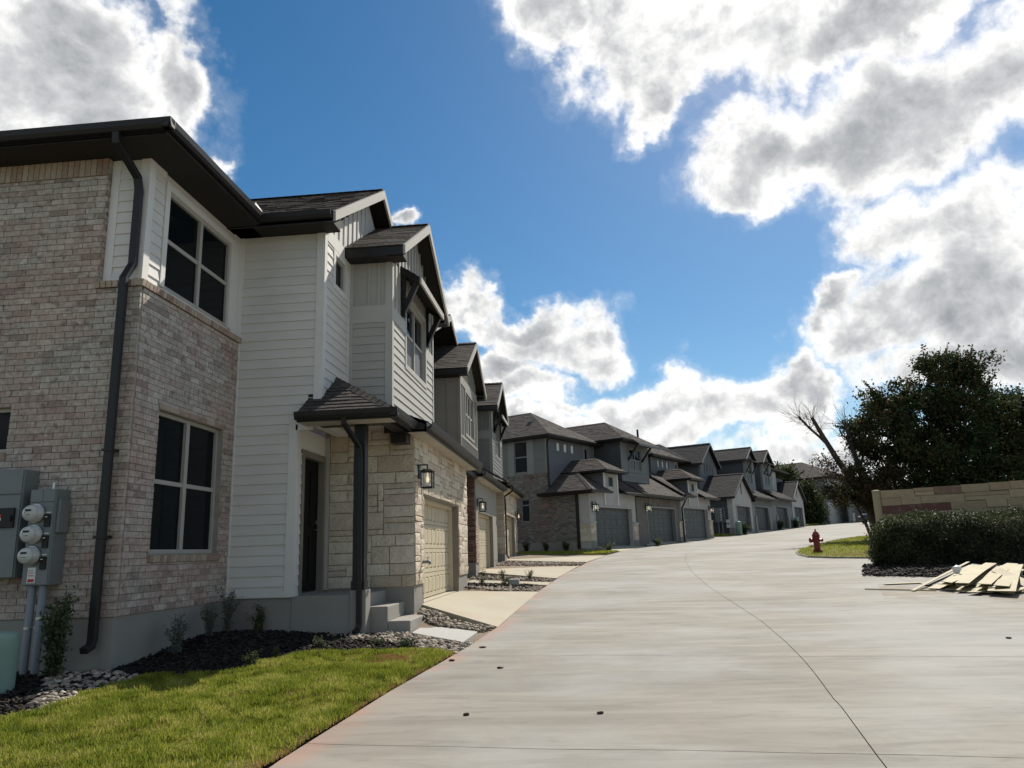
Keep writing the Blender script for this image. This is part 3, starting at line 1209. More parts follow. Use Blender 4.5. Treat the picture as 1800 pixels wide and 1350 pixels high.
def slab(c, r):
    y0, y1 = ROWS[r], ROWS[r + 1]
    g = 0.0038

    def fx(s, t):
        yy = y0 + g + (y1 - y0 - 2 * g) * t
        l, rgt = COLS[c](yy) + (g if c else 0), COLS[c + 1](yy) - g
        x = l + (rgt - l) * s
        sl = (edge(yy + 1.0) - edge(yy - 1.0)) / 2
        wb = lambda k: 0.012 * np.sin(x * 1.7 + k) + 0.008 * np.sin(x * 4.1 + k * 2)
        wob = wb(r) * (1 - t) + wb(r + 1) * t
        return x, yy - np.maximum(0.10, sl) * np.minimum(x - edge(yy), 12) + wob

    n = 14 if c < 3 else 8
    return sheet('slab', np.linspace(0, 1, n), np.linspace(0, 1, 12), fx, lambda x, y: zr(y) + 0 * x, 'road', None, road,
                 attr=lambda X, Y, S, T: np.clip(1 - (X - edge(Y)) / 0.42, 0, 1))


for r in range(len(ROWS) - 1):
    for c in range(4):
        slab(c, r)

# yard beside the houses
sheet('soil_bed', np.linspace(0, 1, 30), np.linspace(-12, 40, 110), lambda s, t: (edge(t) - 0.01 - 11 * s ** 1.3, t), lambda x, y: zg(x, y) - 0.035 + 0.008 * np.sin(x * 7) * np.sin(y * 6), 'soil')
XLY = [-12, 4, 5.4, 6.05, 7.84, 8.0, 8.3, 9.2, 9.36, 9.46]
XLX = [-9, -8, -6, -4.85, -4.76, -4.0, -3.72, -3.55, -3.0, -1.75]


def lawn_l(y):
    return np.interp(y, XLY, XLX) + 0.05 * np.sin(y * 5.0) + 0.03 * np.sin(y * 13)


def lawn_z(x, y):
    return zg(x, y) + 0.012 + 0.012 * np.sin(x * 3.1 + y * 2.3) * np.sin(y * 4.1 - x) + 0.006 * np.sin(x * 11) * np.sin(y * 9)


lawn = sheet('lawn', np.linspace(0, 1, 60), np.linspace(-11, 9.44, 140), lambda s, t: (lawn_l(t) + (edge(t) - 0.03 - lawn_l(t)) * s, t), lawn_z, 'turf', 'structure')

# mulch bed against the house
sheet('mulch_bed', np.linspace(0, 1, 50), np.linspace(5.3, 11.6, 70), lambda s, t: (-6.9 + (np.minimum(-3.2, lawn_l(t) + 0.35) + 6.9) * s, t),
      lambda x, y: zg(x, y) - 0.012 + mound(x, y) + 0.012 * np.sin(x * 23 + 3 * np.sin(y * 9)) * np.sin(y * 19), 'mulch', 'structure')


def scatter_quads(n, px, py, pz, size, tall, flat=False, name='', mat='', kind='stuff', jitter=0.5, seed=1):
    pass


def in_poly(x, y, poly):
    c = np.zeros(len(x), bool)
    for i in range(len(poly)):
        (x0, y0), (x1, y1) = poly[i - 1], poly[i]
        k = ((y0 > y) != (y1 > y)) & (x < (x1 - x0) * (y - y0) / (y1 - y0 + 1e-12) + x0)
        c ^= k
    return c


def poly_points(poly, n, g):
    p = np.array(poly)
    lo, hi = p.min(0), p.max(0)
    out = np.zeros((0, 2))
    while len(out) < n:
        q = g.uniform(lo, hi, (n * 2, 2))
        out = np.concatenate([out, q[in_poly(q[:, 0], q[:, 1], poly)]])
    return out[:n]


def blades(name, pts, z, hmin, hmax, w, mat, g, lean=0.5, kind='stuff', tilt=None):
    n = len(pts)
    a = g.uniform(0, 2 * np.pi, n)
    h = g.uniform(hmin, hmax, n)
    ww = w * g.uniform(.6, 1.3, n)
    la = g.uniform(0, 2 * np.pi, n)
    l = h * g.uniform(0, lean, n) * 1.4
    dx, dy = np.cos(a) * ww / 2, np.sin(a) * ww / 2
    bx, by = pts[:, 0], pts[:, 1]
    tx, ty = bx + np.cos(la) * l, by + np.sin(la) * l
    if tilt is not None:
        tx += tilt[0] * h
        ty += tilt[1] * h
    v = np.empty((n, 4, 3))
    v[:, 0] = np.stack([bx - dx, by - dy, z - .01], 1)
    v[:, 1] = np.stack([bx + dx, by + dy, z - .01], 1)
    v[:, 2] = np.stack([tx + dx * .35, ty + dy * .35, z + h], 1)
    v[:, 3] = np.stack([tx - dx * .35, ty - dy * .35, z + h], 1)
    f = np.arange(n * 4).reshape(n, 4)
    return obj(name, (v.reshape(-1, 3), f), mat, None, kind=kind)


g1 = np.random.default_rng(5)
N = 230000
yy = 9.42 - (9.42 - 3.6) * g1.uniform(0, 1, N) ** 1.0
xx = lawn_l(yy) + (edge(yy) - 0.01 - lawn_l(yy)) * g1.uniform(0, 1, N)
keep = xx > -6.2
xx, yy = xx[keep], yy[keep]
tuft = np.sin(xx * 9 + 2 * np.sin(yy * 5)) * np.sin(yy * 8 + 2 * np.sin(xx * 6))
dry = np.exp(-((xx + 2.25) / .33) ** 2 - ((yy - 8.85) / .26) ** 2) + 0.45 * np.exp(-((edge(yy) - xx) / .09) ** 2) + 0.12 * (np.sin(xx * 2.3 + 1) * np.sin(yy * 2.9) > .55)
isdry = g1.uniform(0, 1, len(xx)) < dry * 1.15
pp = np.stack([xx, yy], 1)
hz = lawn_z(xx, yy)
k = ~isdry & (g1.uniform(0, 1, len(xx)) < 0.75 + 0.25 * tuft)
k1 = k & (tuft > -.15)
k2 = k & (tuft <= -.15)
blades('grass', pp[k1], hz[k1], .032, .068, .0085, 'grass', g1, 0.8)
blades('short_grass', pp[k2], hz[k2], .016, .036, .0085, 'grass', g1, 0.9)
blades('dry_grass', pp[isdry], hz[isdry], .012, .034, .008, 'grass_dry', g1, 1.0)

# mulch chips
n = 16000
mp = np.stack([g1.uniform(-6.6, -1.6, n), g1.uniform(5.4, 11.5, n)], 1)
ml = np.where(mp[:, 1] < 9.46, lawn_l(np.minimum(mp[:, 1], 9.44)), -1.9 - (mp[:, 1] - 9.46) * 0.6)
mp = mp[(mp[:, 0] < ml + 0.06)]
mp = mp[~((mp[:, 1] > 10.9) & (mp[:, 0] > -5.4))]
mp = mp[~((mp[:, 1] > 8.2) & (mp[:, 0] < -5.33))]


def chips(name, pts, z, smin, smax, mat, g, asp=0.35):
    n = len(pts)
    s = g.uniform(smin, smax, n)
    a = g.uniform(0, 2 * np.pi, n)
    ax = np.stack([np.cos(a), np.sin(a), g.uniform(-.45, .45, n)], 1) * s[:, None]
    bx = np.stack([-np.sin(a), np.cos(a), g.uniform(-.6, .6, n)], 1) * (s * asp)[:, None]
    up = np.array([0, 0, 1.0])[None] * (s * .22)[:, None]
    c = np.stack([pts[:, 0], pts[:, 1], z + s * .25], 1)
    v = np.empty((n, 8, 3))
    q = [(-1, -1, -1), (1, -1, -1), (1, 1, -1), (-1, 1, -1), (-1, -1, 1), (1, -1, 1), (1, 1, 1), (-1, 1, 1)]
    for i, (i0, i1, i2) in enumerate(q):
        v[:, i] = c + ax * i0 * .5 + bx * i1 * .5 + up * i2 * .5
    ff = np.array([(0, 3, 2, 1), (4, 5, 6, 7), (0, 1, 5, 4), (1, 2, 6, 5), (2, 3, 7, 6), (3, 0, 4, 7)])
    f = (np.arange(n)[:, None, None] * 8 + ff[None]).reshape(-1, 4)
    return obj(name, (v.reshape(-1, 3), f), mat, None, kind='stuff')


chips('mulch', mp, zg(mp[:, 0], mp[:, 1]) - .008 + mound(mp[:, 0], mp[:, 1]), .02, .075, 'mulch', g1)

# river rock
_ico = None


def icos():
    t = (1 + 5 ** .5) / 2
    v = [(-1, t, 0), (1, t, 0), (-1, -t, 0), (1, -t, 0), (0, -1, t), (0, 1, t), (0, -1, -t), (0, 1, -t), (t, 0, -1), (t, 0, 1), (-t, 0, -1), (-t, 0, 1)]
    f = [(0, 11, 5), (0, 5, 1), (0, 1, 7), (0, 7, 10), (0, 10, 11), (1, 5, 9), (5, 11, 4), (11, 10, 2), (10, 7, 6), (7, 1, 8), (3, 9, 4), (3, 4, 2), (3, 2, 6), (3, 6, 8), (3, 8, 9), (4, 9, 5), (2, 4, 11), (6, 2, 10), (8, 6, 7), (9, 8, 1)]
    v = [tuple(np.array(p) / np.linalg.norm(p)) for p in v]
    cache, nf = {}, []

    def mid(a, b):
        k = (min(a, b), max(a, b))
        if k not in cache:
            m = np.array(v[a]) + np.array(v[b])
            v.append(tuple(m / np.linalg.norm(m)))
            cache[k] = len(v) - 1
        return cache[k]
    for (a, b, c) in f:
        ab, bc, ca = mid(a, b), mid(b, c), mid(c, a)
        nf += [(a, ab, ca), (b, bc, ab), (c, ca, bc), (ab, bc, ca)]
    return np.array(v), np.array(nf)


IV, IF = icos()


def rocks(name, pts, z, smin, smax, mat, g, flat=0.6):
    n = len(pts)
    s = g.uniform(smin, smax, n) * g.choice([.7, 1, 1, 1.25], n)
    d = 1 + 0.22 * np.sin(IV @ g.normal(0, 2.2, (3, n)) + g.uniform(0, 6, n)).T   # n x 42
    v = IV[None] * d[:, :, None]
    v = v * np.stack([np.ones(n), g.uniform(.6, .95, n), g.uniform(flat - .15, flat + .15, n)], 1)[:, None, :]
    a = g.uniform(0, 2 * np.pi, n)
    tl = g.uniform(-.4, .4, n)
    x, y, zz = v[..., 0], v[..., 1], v[..., 2]
    y, zz = y * np.cos(tl)[:, None] - zz * np.sin(tl)[:, None], y * np.sin(tl)[:, None] + zz * np.cos(tl)[:, None]
    X = x * np.cos(a)[:, None] - y * np.sin(a)[:, None]
    Y = x * np.sin(a)[:, None] + y * np.cos(a)[:, None]
    v = np.stack([X, Y, zz], 2) * (s / 2)[:, None, None]
    v += np.stack([pts[:, 0], pts[:, 1], z + s * .16], 1)[:, None, :]
    f = (np.arange(n)[:, None, None] * len(IV) + IF[None]).reshape(-1, 3)
    return obj(name, (v.reshape(-1, 3), f), mat, None, kind='stuff', smooth=True)


ROCK1 = [(-6.1, 8.15), (-5.30, 8.20), (-4.72, 8.0), (-4.72, 7.0), (-4.8, 6.35), (-5.1, 6.75), (-5.6, 7.6)]
ROCK2 = [(-3.9, 10.9), (-3.45, 10.92), (-3.2, 10.98), (-2.62, 11.1), (-2.55, 10.95), (-1.66, 10.2), (-1.50, 10.25), (-1.66, 9.3), (-1.9, 9.55), (-2.54, 10.15), (-3.3, 10.45)]
ROCK3 = [(-2.66, 12.0), (-2.75, 12.6), (-1.40, 11.62), (-1.62, 11.3)]
ROCK4 = [(-3.0, 17.3), (-3.0, 19.1), (-1.0, 18.5), (-1.06, 17.4)]
ROCK5 = [(-3.2, 20.9), (-3.2, 22.3), (-.78, 20.8), (-.85, 20.0)]
ROCK6 = [(-3.2, 27.0), (-3.2, 29.2), (.0, 28.3), (-.1, 26.8)]
for nm, poly, cnt, a, b in (('river_rock', ROCK1, 620, .045, .085), ('river_rock', ROCK2, 1000, .035, .075), ('river_rock', ROCK3, 420, .035, .075), ('river_rock', ROCK4, 700, .04, .075), ('river_rock', ROCK5, 420, .04, .08), ('river_rock', ROCK6, 800, .05, .09)):
    q = poly_points(poly, cnt, g1)
    rocks(nm, q, zg(q[:, 0], q[:, 1]) - .022 + g1.uniform(0, .02, cnt), a, b, 'rock', g1)
# rocks strewn into the mulch edge
q = poly_points([(-2.6, 9.5), (-1.75, 9.4), (-1.6, 9.8), (-2.6, 10.2), (-3.6, 10.5), (-3.6, 10.1)], 150, g1)
rocks('river_rock', q, zg(q[:, 0], q[:, 1]) - .02, .03, .06, 'rock', g1)


def pour(name, poly, th, mat='slab', bevel=0.008):
    return structure(obj(name, MB().prism([(x, y, z - th) for x, y, z in poly], (0, 0, th)), mat, None, bevel=bevel))


def Z(y):
    return float(zr(y))


pour('driveway', [(-2.82, 12.86, .775), (-1.37, 11.66, Z(11.66) + .006), (-1.07, 17.2, Z(17.2) + .006), (-2.82, 16.78, .775)], .12)
pour('garage_apron', [(-3.02, 12.9, .79), (-2.835, 12.88, .786), (-2.835, 16.76, .786), (-3.02, 16.74, .79)], .2)
pour('walkway', [(-2.58, 11.16, Z(11.2) + .02), (-1.68, 10.26, Z(10.3) + .008), (-1.61, 11.2, Z(11.2) + .008), (-2.56, 12.02, Z(12) + .02)], .1, 'pad')
pour('driveway', [(-3.3, 22.6, 1.03), (-.80, 21.0, Z(21) + .006), (-.22, 26.2, Z(26.2) + .006), (-3.3, 26.6, 1.035)], .12)
pour('driveway', [(-3.2, 29.7, 1.26), (.05, 28.5, Z(28.5) + .006), (.93, 33, Z(33) + .006), (-3.2, 33.5, 1.28)], .12)
pour('walkway', [(-3.1, 19.5, Z(19.5) + .06), (-.95, 18.9, Z(18.9) + .006), (-.9, 19.7, Z(19.7) + .006), (-3.1, 20.6, Z(20.6) + .06)], .1, 'slab')

# ------------------------------------------------------------------ roofs
def gable(parent, xf, xb, yc, half, ze, zr_, each=False, limit=None, barge='barge', under='soffit', depth=0.17, fascia='bronze', ret=0.36, gut=False, left_gut=False, wallx=None, dk=0.05, expo=0.14, tab=0.32, k0=0):
    used = roof_face(parent, [(xb, yc - half, ze), (xf, yc - half, ze), (xf, yc, zr_), (xb, yc, zr_)], each=each, limit=limit, under=under, thick=dk, expo=expo, tab=tab)
    roof_face(parent, [(xf, yc + half, ze), (xb, yc + half, ze), (xb, yc, zr_), (xf, yc, zr_)], each=False, under=under, thick=dk, expo=expo, tab=tab)
    ridge_caps(parent, (xf + .01, yc, zr_ + .02), (xb, yc, zr_ + .02))
    for s in (-1, 1):
        q = MB().prism([(xf + .002, yc + s * half, ze - .005), (xf + .002, yc, zr_ - .005), (xf + .002, yc, zr_ - .005 - depth * 1.1), (xf + .002, yc + s * half, ze - .005 - depth)], (.04, 0, 0))
        obj('bargeboard', q, barge, parent)
        f = MB().box(xb, xf, min(yc + s * half, yc + s * (half - .03)), max(yc + s * half, yc + s * (half - .03)), ze - depth - .01, ze - .03)
        obj('fascia', f, fascia, parent)
        if ret:
            a, b = sorted((yc + s * (half - .03), yc + s * (half - ret)))
            q = MB().box(xb, xf - .03, a, b, ze - depth - .008, ze - depth + .03)
            obj('soffit', q, under, parent)
            if wallx is not None:
                q = MB().box(wallx, xf - .005, a, b, ze - depth - .03, ze - depth + .12)
                obj('cornice_return', q, under, parent)
    if left_gut:
        gutter(parent, (xb, yc - half, ze - .135), (xf - .02, yc - half, ze - .135), (0, -1, 0))
    return used


def hip(parent, x0, x1, y0, y1, ze, pitch, faces='frlb', fascia=True, depth=0.16, gutters=True, expo=0.15, tab=0.34, under='soffit', caps=True, fmat='bronze'):
    """hipped roof over eaves rectangle; ridge runs along the longer side"""
    lx, ly = x1 - x0, y1 - y0
    h = min(lx, ly) / 2
    zt = ze + h * pitch
    if lx >= ly:
        A, B = (x1 - h, (y0 + y1) / 2, zt), (x0 + h, (y0 + y1) / 2, zt)
        F = [(x1, y0, ze), (x1, y1, ze), A]
        K = [(x0, y1, ze), (x0, y0, ze), B]
        L = [(x0, y0, ze), (x1, y0, ze), A, B]
        Rr = [(x1, y1, ze), (x0, y1, ze), B, A]
    else:
        A, B = ((x0 + x1) / 2, y0 + h, zt), ((x0 + x1) / 2, y1 - h, zt)
        F = [(x1, y0, ze), (x1, y1, ze), B, A]
        K = [(x0, y1, ze), (x0, y0, ze), A, B]
        L = [(x0, y0, ze), (x1, y0, ze), A]
        Rr = [(x1, y1, ze), (x0, y1, ze), B]
    for k, q in (('f', F), ('b', K), ('l', L), ('r', Rr)):
        if k in faces:
            roof_face(parent, q, under=under, expo=expo, tab=tab, lift=.016)
    if caps:
        if lx >= ly:
            ridge_caps(parent, (x1, y0, ze), A)
            ridge_caps(parent, (x1, y1, ze), A)
        else:
            ridge_caps(parent, (x1, y0, ze), A)
            ridge_caps(parent, (x1, y1, ze), B)
        ridge_caps(parent, A, B)
    if fascia:
        d = depth
        for nm, b in (('f', (x1 - .03, x1, y0, y1)), ('l', (x0, x1 - .03, y0, y0 + .03)), ('r', (x0, x1 - .03, y1 - .03, y1))):
            if nm in faces:
                obj('fascia', MB().box(*b, ze - d, ze - .02), fmat, parent)
        obj('soffit', MB().box(x0, x1 - .03, y0 + .03, y1 - .03, ze - d, ze - d + .03), under, parent)
    if gutters:
        if 'f' in faces:
            gutter(parent, (x1, y0 - .1, ze - .13), (x1, y1 + .1, ze - .13), (1, 0, 0))
        if 'l' in faces:
            gutter(parent, (x0, y0, ze - .13), (x1, y0, ze - .13), (0, -1, 0))
    return A, B, zt


def lantern(fr, w, a, z, label, group, s=1.0, d=0.0):
    """box lantern on a wall face"""
    t = fr.thing('wall_lantern', label, 'wall lamp', w.pt(a, d, z), group)
    wd = 0.085 * s
    mb = MB()
    w.box(mb, a - .06 * s, a + .06 * s, d, d + .02, z - .06 * s, z + .16 * s)
    w.box(mb, a - .012 * s, a + .012 * s, d + .02, d + .15 * s, z + .145 * s, z + .165 * s)
    w.box(mb, a - .012 * s, a + .012 * s, d + .135 * s, d + .155 * s, z + .07 * s, z + .15 * s)
    obj('bracket', mb, 'black', t)
    c = d + .145 * s
    hb = MB()
    p = w.pt
    hb.add([p(a - wd * 1.3, c - wd * 1.3, z + .05 * s), p(a + wd * 1.3, c - wd * 1.3, z + .05 * s), p(a + wd * 1.3, c + wd * 1.3, z + .05 * s), p(a - wd * 1.3, c + wd * 1.3, z + .05 * s),
            p(a - wd * .6, c - wd * .6, z + .085 * s), p(a + wd * .6, c - wd * .6, z + .085 * s), p(a + wd * .6, c + wd * .6, z + .085 * s), p(a - wd * .6, c + wd * .6, z + .085 * s)],
           [(0, 3, 2, 1), (4, 5, 6, 7), (0, 1, 5, 4), (1, 2, 6, 5), (2, 3, 7, 6), (3, 0, 4, 7)])
    obj('hood', hb, 'black', t)
    cg = MB()
    for sa in (-1, 1):
        for sd in (-1, 1):
            w.box(cg, a + sa * wd - .008 * s, a + sa * wd + .008 * s, c + sd * wd - .008 * s, c + sd * wd + .008 * s, z - .20 * s, z + .05 * s)
    for (q0, q1) in ((-.215, -.195), (.035, .05)):
        for sd in (-1, 1):
            w.box(cg, a - wd, a + wd, c + sd * wd - .007 * s, c + sd * wd + .007 * s, z + q0 * s, z + q1 * s)
            w.box(cg, a + sd * wd - .007 * s, a + sd * wd + .007 * s, c - wd, c + wd, z + q0 * s, z + q1 * s)
    cage = obj('cage', cg, 'black', t)
    gl = MB()
    for sd in (-1, 1):
        w.box(gl, a - wd * .88, a + wd * .88, c + sd * wd * .95 - .002, c + sd * wd * .95 + .002, z - .19 * s, z + .03 * s)
        w.box(gl, a + sd * wd * .95 - .002, a + sd * wd * .95 + .002, c - wd * .84, c + wd * .84, z - .19 * s, z + .03 * s)
    obj('glass', gl, 'lantern_glass', cage)
    q = w.pt(a, c, z)
    obj('bulb', MB().lathe([(.004, -.13 * s), (.02 * s, -.115 * s), (.028 * s, -.08 * s), (.022 * s, -.045 * s), (.01 * s, -.02 * s), (.01 * s, .03 * s)], q, 10), 'bulb', t, smooth=True)
    return t


# ------------------------------------------------------------------ house type along the near row
def unit_front(t, Y2, X3, dz, wallm, sid, tr, style, near, doorm='door', stucco=None):
    """garage storey, upper bay and the little roof between them; Y2 = first corner, X3 = garage wall face"""
    fl = .79 + dz
    X4, X2 = X3 - .40, X3 - 1.18
    go0, go1, gt = Y2 + .68, Y2 + 4.42, 2.64 + dz
    sof = 3.60 + dz
    # foundation and garage storey walls
    boxes(t, 'foundation', 'foundation', None, [(-9.5, X3 - .01, Y2 + .01, go0, fl - .6, 1.10 + dz), (-9.5, X3 - .01, go1, Y2 + 5.65, fl - .6, 1.10 + dz)], bevel=.006)
    wf, ws = W('x', X3), W('y', Y2)
    hole = (go0, go1, fl - .3, gt)
    if wallm == 'stone':
        wall(t, wf, Y2 + .06, Y2 + 5.65, 1.10 + dz, sof + .3, [hole], 'stone_mortar', d=-.006)
        wall(t, ws, X3 - 1.55, X3 - .006, 1.08 + dz, sof + .3, [], 'stone_mortar', d=-.006)
        ashlar(t, wf, Y2 + .01, Y2 + 5.65, 1.11 + dz, sof + .05, [hole], 'stone', each=near, seed=3)
        ashlar(t, ws, X3 - 1.45, X3 - .002, 1.09 + dz, sof + .12, [], 'stone', each=near, seed=9)
        boxes(t, 'corner_board', tr, ws, [(X3 - 1.55, X3 - 1.455, -.01, .03, 1.08 + dz, sof)])
    else:
        wall(t, wf, Y2 + .06, Y2 + 5.65, 1.10 + dz, sof + .3, [hole], stucco or 'mortar', d=-.006)
        wall(t, ws, X3 - 1.55, X3 - .006, 1.08 + dz, sof + .3, [], 'mortar', d=-.012)
        bricks(t, ws, X3 - 1.55, X3 - .002, 1.1 + dz, sof + .05, [], wallm)
        obj('foundation', MB().box(X3 - 1.6, X3 - .004, Y2 - .004, Y2 + .2, fl - .6, 1.1 + dz), 'foundation', t)
    # garage recess
    jb = MB()
    wf.box(jb, go0 - .001, go0 + .03, -.26, -.004, fl - .1, gt)
    wf.box(jb, go1 - .03, go1 + .001, -.26, -.004, fl - .1, gt)
    wf.box(jb, go0 + .03, go1 - .03, -.26, -.004, gt - .03, gt + .001)
    obj('door_jamb', jb, 'jamb', t)
    jt = MB()
    wf.box(jt, go0 + .03, go0 + .10, -.22, -.13, fl, gt - .03)
    wf.box(jt, go1 - .10, go1 - .03, -.22, -.13, fl, gt - .03)
    wf.box(jt, go0 + .10, go1 - .10, -.22, -.13, gt - .10, gt - .03)
    obj('door_stop', jt, doorm, t)
    garage_door(t, wf, go0 + .03, go1 - .03, fl + .01, gt - .03, -.235, doorm, 10, 4, near)
    # upper bay
    b0, b1 = Y2, Y2 + 3.66
    bz, bt = 4.02 + dz, 6.80 + dz
    wb, wbs = W('x', X4), W('y', b0)
    wh = (b0 + 1.06, b0 + 2.80, 5.12 + dz, 6.47 + dz)
    wall(t, wb, b0, b1, bz, bt + .1, [wh], sid)
    wall(t, wbs, X2 - .6, X4, bz, bt + .05, [], sid)
    wall(t, W('y', b1 - .16), X2 - .6, X4, bz, bt + .05, [], sid)
    yc, half, ze, zrd = b0 + 1.83, 2.19, 6.93 + dz, 8.30 + dz
    sl = (zrd - ze) / half
    top = lambda a: zrd - abs(a - yc) * sl - .09
    gw = MB().prism([(X4, b0, bt + .05), (X4, b1, bt + .05), (X4, yc, zrd - .1)], (-.12, 0, 0))
    obj('gable_wall', gw, sid, t)
    if style == 'awning':
        belt = (5.68 + dz, 5.93 + dz)
        boxes(t, 'trim_board', tr, wb, [(b0 - .03, b0 + .09, .001, .028, bz, bt + .1), (b1 - .09, b1, .001, .028, bz, bt + .1), (b0 + .09, wh[0] - .1, .001, .03, *belt), (wh[1] + .1, b1 - .09, .001, .03, *belt)])
        bh = (wh[0] - .1, wh[1] + .1, wh[2] - .1, wh[3] + .1)
        lap(t, wb, b0 + .09, b1 - .09, bz, belt[0], [bh], sid, each=near)
        battens(t, wb, b0 + .27, b1 - .27, belt[1], 9, .26, sid, [bh], each=near, top=top)
        window(t, wb, *wh, cols=2, rows=2, d=-.045, low='screen', trim=tr, frame='frame', tw=.1)
        # side of the bay
        ts = MB()
        for (l, r, b, q) in ((X4 - .1, X4 + .0, bz, bt), (X2, X2 + .09, bz, bt), (X2 + .09, X4 - .1, 5.63 + dz, 5.95 + dz)):
            wbs.box(ts, l, r, .001, .03, b, q)
        obj('trim_board', ts, tr, t)
        lap(t, wbs, X2 + .09, X4 - .1, bz, 5.63 + dz, [], sid, each=near)
        battens(t, wbs, X2 + .38, X4 - .22, 5.95 + dz, bt, .36, sid, each=near)
        # bracketed awning
        aw0, aw1, xo = b0 + .68, b0 + 2.94, X4 + .37
        zt_, zb_ = 6.95 + dz, 6.70 + dz
        roof_face(t, [(xo, aw0, zb_), (xo, aw1, zb_), (X4, aw1, zt_), (X4, aw0, zt_)], under='soffit', expo=.13)
        for a in (aw0 - .02, aw1 - .02):
            obj('awning_side', MB().prism([(xo, a, zb_), (X4 + .03, a, zt_ - .02), (X4 + .03, a, zt_ - .17), (xo, a, zb_ - .13)], (0, .035, 0)), 'bronze', t)
        obj('awning_fascia', MB().box(xo + .002, xo + .04, aw0 - .02, aw1 + .02, zb_ - .13, zb_ - .005), 'barge', t)
        for a in (aw0 + .05, aw1 - .05):
            q = MB().sweep([(X4 + .03, a, 6.02 + dz), (xo - .05, a, zb_ - .06)], [(-.045, -.05), (.045, -.05), (.045, .05), (-.045, .05)], (0, 1, 0))
            q.box(X4 + .02, X4 + .09, a - .045, a + .045, 5.95 + dz, 6.9 + dz)
            obj('awning_brace', q, 'bronze', t)
    else:
        trims = MB()
        for a in (b0 + .05, b1 - .05):
            wb.box(trims, a - .05, a + .05, .001, .028, bz, bt + .1)
        wb.box(trims, b0 + .1, b1 - .1, .001, .03, 6.55 + dz, 6.82 + dz)
        wb.box(trims, b0 + .1, b1 - .1, .001, .03, 4.86 + dz, 4.95 + dz)
        obj('trim_board', trims, tr, t)
        wh2 = (b0 + .95, b0 + 2.75, 5.02 + dz, 6.50 + dz)
        battens(t, wb, b0 + .25, b1 - .25, bz, 9, .22, tr, [(b0 + .8, b0 + 2.9, 4.86 + dz, 6.55 + dz), (b0, b1, 6.5 + dz, 6.83 + dz)], each=near, top=top)
        q = window(t, wb, *wh, cols=3, rows=2, d=-.03, low='screen', trim=tr, frame='frame')
        battens(t, wbs, X2 + .05, X4 - .05, bz, bt, .38, sid, each=near)
        boxes(t, 'frieze_board', 'soffit', wbs, [(X2, X4, .001, .03, bt - .1, bt),])
    n = gable(t, X4 + .30, X2 - .5, yc, half, ze, zrd, each=near, limit=150, wallx=X4 + .03, ret=.34)
    # roof over the garage
    ex, ez = X3 + .31, 3.73 + dz
    roof_face(t, [(ex, Y2 - .45, ez), (ex, Y2 + 5.75, ez), (X4 + .0, Y2 + 5.75, ez + .40 * (ex - X4)), (X4 + .0, Y2 - .45, ez + .40 * (ex - X4))], under='soffit_tan', each=near, limit=80, thick=.05)
    if b1 < Y2 + 5.7:
        x5 = X2
        roof_face(t, [(X4, b1 + .02, ez + .40 * (ex - X4)), (X4, Y2 + 5.75, ez + .40 * (ex - X4)), (x5, Y2 + 5.75, ez + .40 * (ex - x5)), (x5, b1 + .02, ez + .40 * (ex - x5))], thick=.05)
        wall(t, W('x', X2), b1, Y2 + 5.65, 4.2 + dz, bt + .1, [], sid)
    obj('soffit', MB().box(X3 - .02, ex - .02, Y2 - .45, Y2 + 5.75, sof - .03, sof), 'soffit_tan', t)
    obj('fascia', MB().box(ex - .03, ex, Y2 - .45, Y2 + 5.75, sof - .04, ez - .03), 'bronze', t)
    obj('eave_end', MB().prism([(ex, Y2 - .45, sof - .035), (ex, Y2 - .45, ez), (X4, Y2 - .45, ez + .40 * (ex - X4)), (X4, Y2 - .45, sof - .035)], (0, .03, 0)), 'bronze', t)
    gutter(t, (ex, Y2 - .47, ez - .125), (ex, Y2 + 5.78, ez - .125), (1, 0, 0))
    return X2, X4


U1 = WORLD.thing('townhouse', 'nearest townhouse with brick corner, pale lap siding and cream stone garage', 'townhouse', (-4.5, 11.0, .6), 'townhouses of the near row')
unit_front(U1, 12.25, -2.78, 0.0, 'stone', 'greige', 'greige_trim', 'awning', True)

# brick corner block
F0 = .2
boxes(U1, 'foundation', 'foundation', None, [(-10.2, -5.335, 8.255, 12.6, F0, 1.02), (-5.335, -4.30, 10.945, 12.6, F0, 1.04)], bevel=.006)
wy0, wx1 = W('y', 8.24), W('x', -5.32)
hb = (-7.95, -6.875, 2.97, 3.52)
wall(U1, wy0, -10.2, -5.332, 1.02, 5.0, [hb], 'mortar', d=-.010, name='brick_wall')
wall(U1, wy0, -10.2, -5.912, 5.0, 6.82, [], 'mortar', d=-.010, name='brick_wall')
h1 = (8.83, 10.56, 1.72, 3.53)
wall(U1, wx1, 8.25, 10.95, 1.02, 5.0, [h1], 'mortar', d=-.010, name='brick_wall')
kb = [0]


def keep_y(a, z):
    ok = a > -7.0 and z < 3.15 and kb[0] < 190 and (a > -5.95 or z > 2.45 or z < 1.45 or random.random() < .0)
    kb[0] += ok
    return ok


def keep_x(a, z):
    ok = a < 9.75 and z < 3.4 and kb[0] < 298
    kb[0] += ok
    return ok


SH0 = (-10.2, -5.3, 2.88, 2.97)
bricks(U1, wy0, -10.2, -5.32, 1.025, 4.985, [hb, (-7.95, -6.875, 2.88, 2.97)], 'brick', keep_y)
bricks(U1, wy0, -10.2, -5.90, 4.985, 6.545, [], 'brick')
bricks(U1, wy0, -10.2, -5.90, 6.55, 6.80, [], 'brick_tan', soldier=True, proud=.008)
bricks(U1, wx1, 8.29, 10.94, 1.025, 4.985, [h1, (8.8, 10.6, 1.61, 1.72), (8.8, 10.6, 3.53, 3.60)], 'brick', keep_x)
bricks(U1, wx1, 8.83, 10.56, 3.535, 3.615, [], 'brick_tan', L=.245)
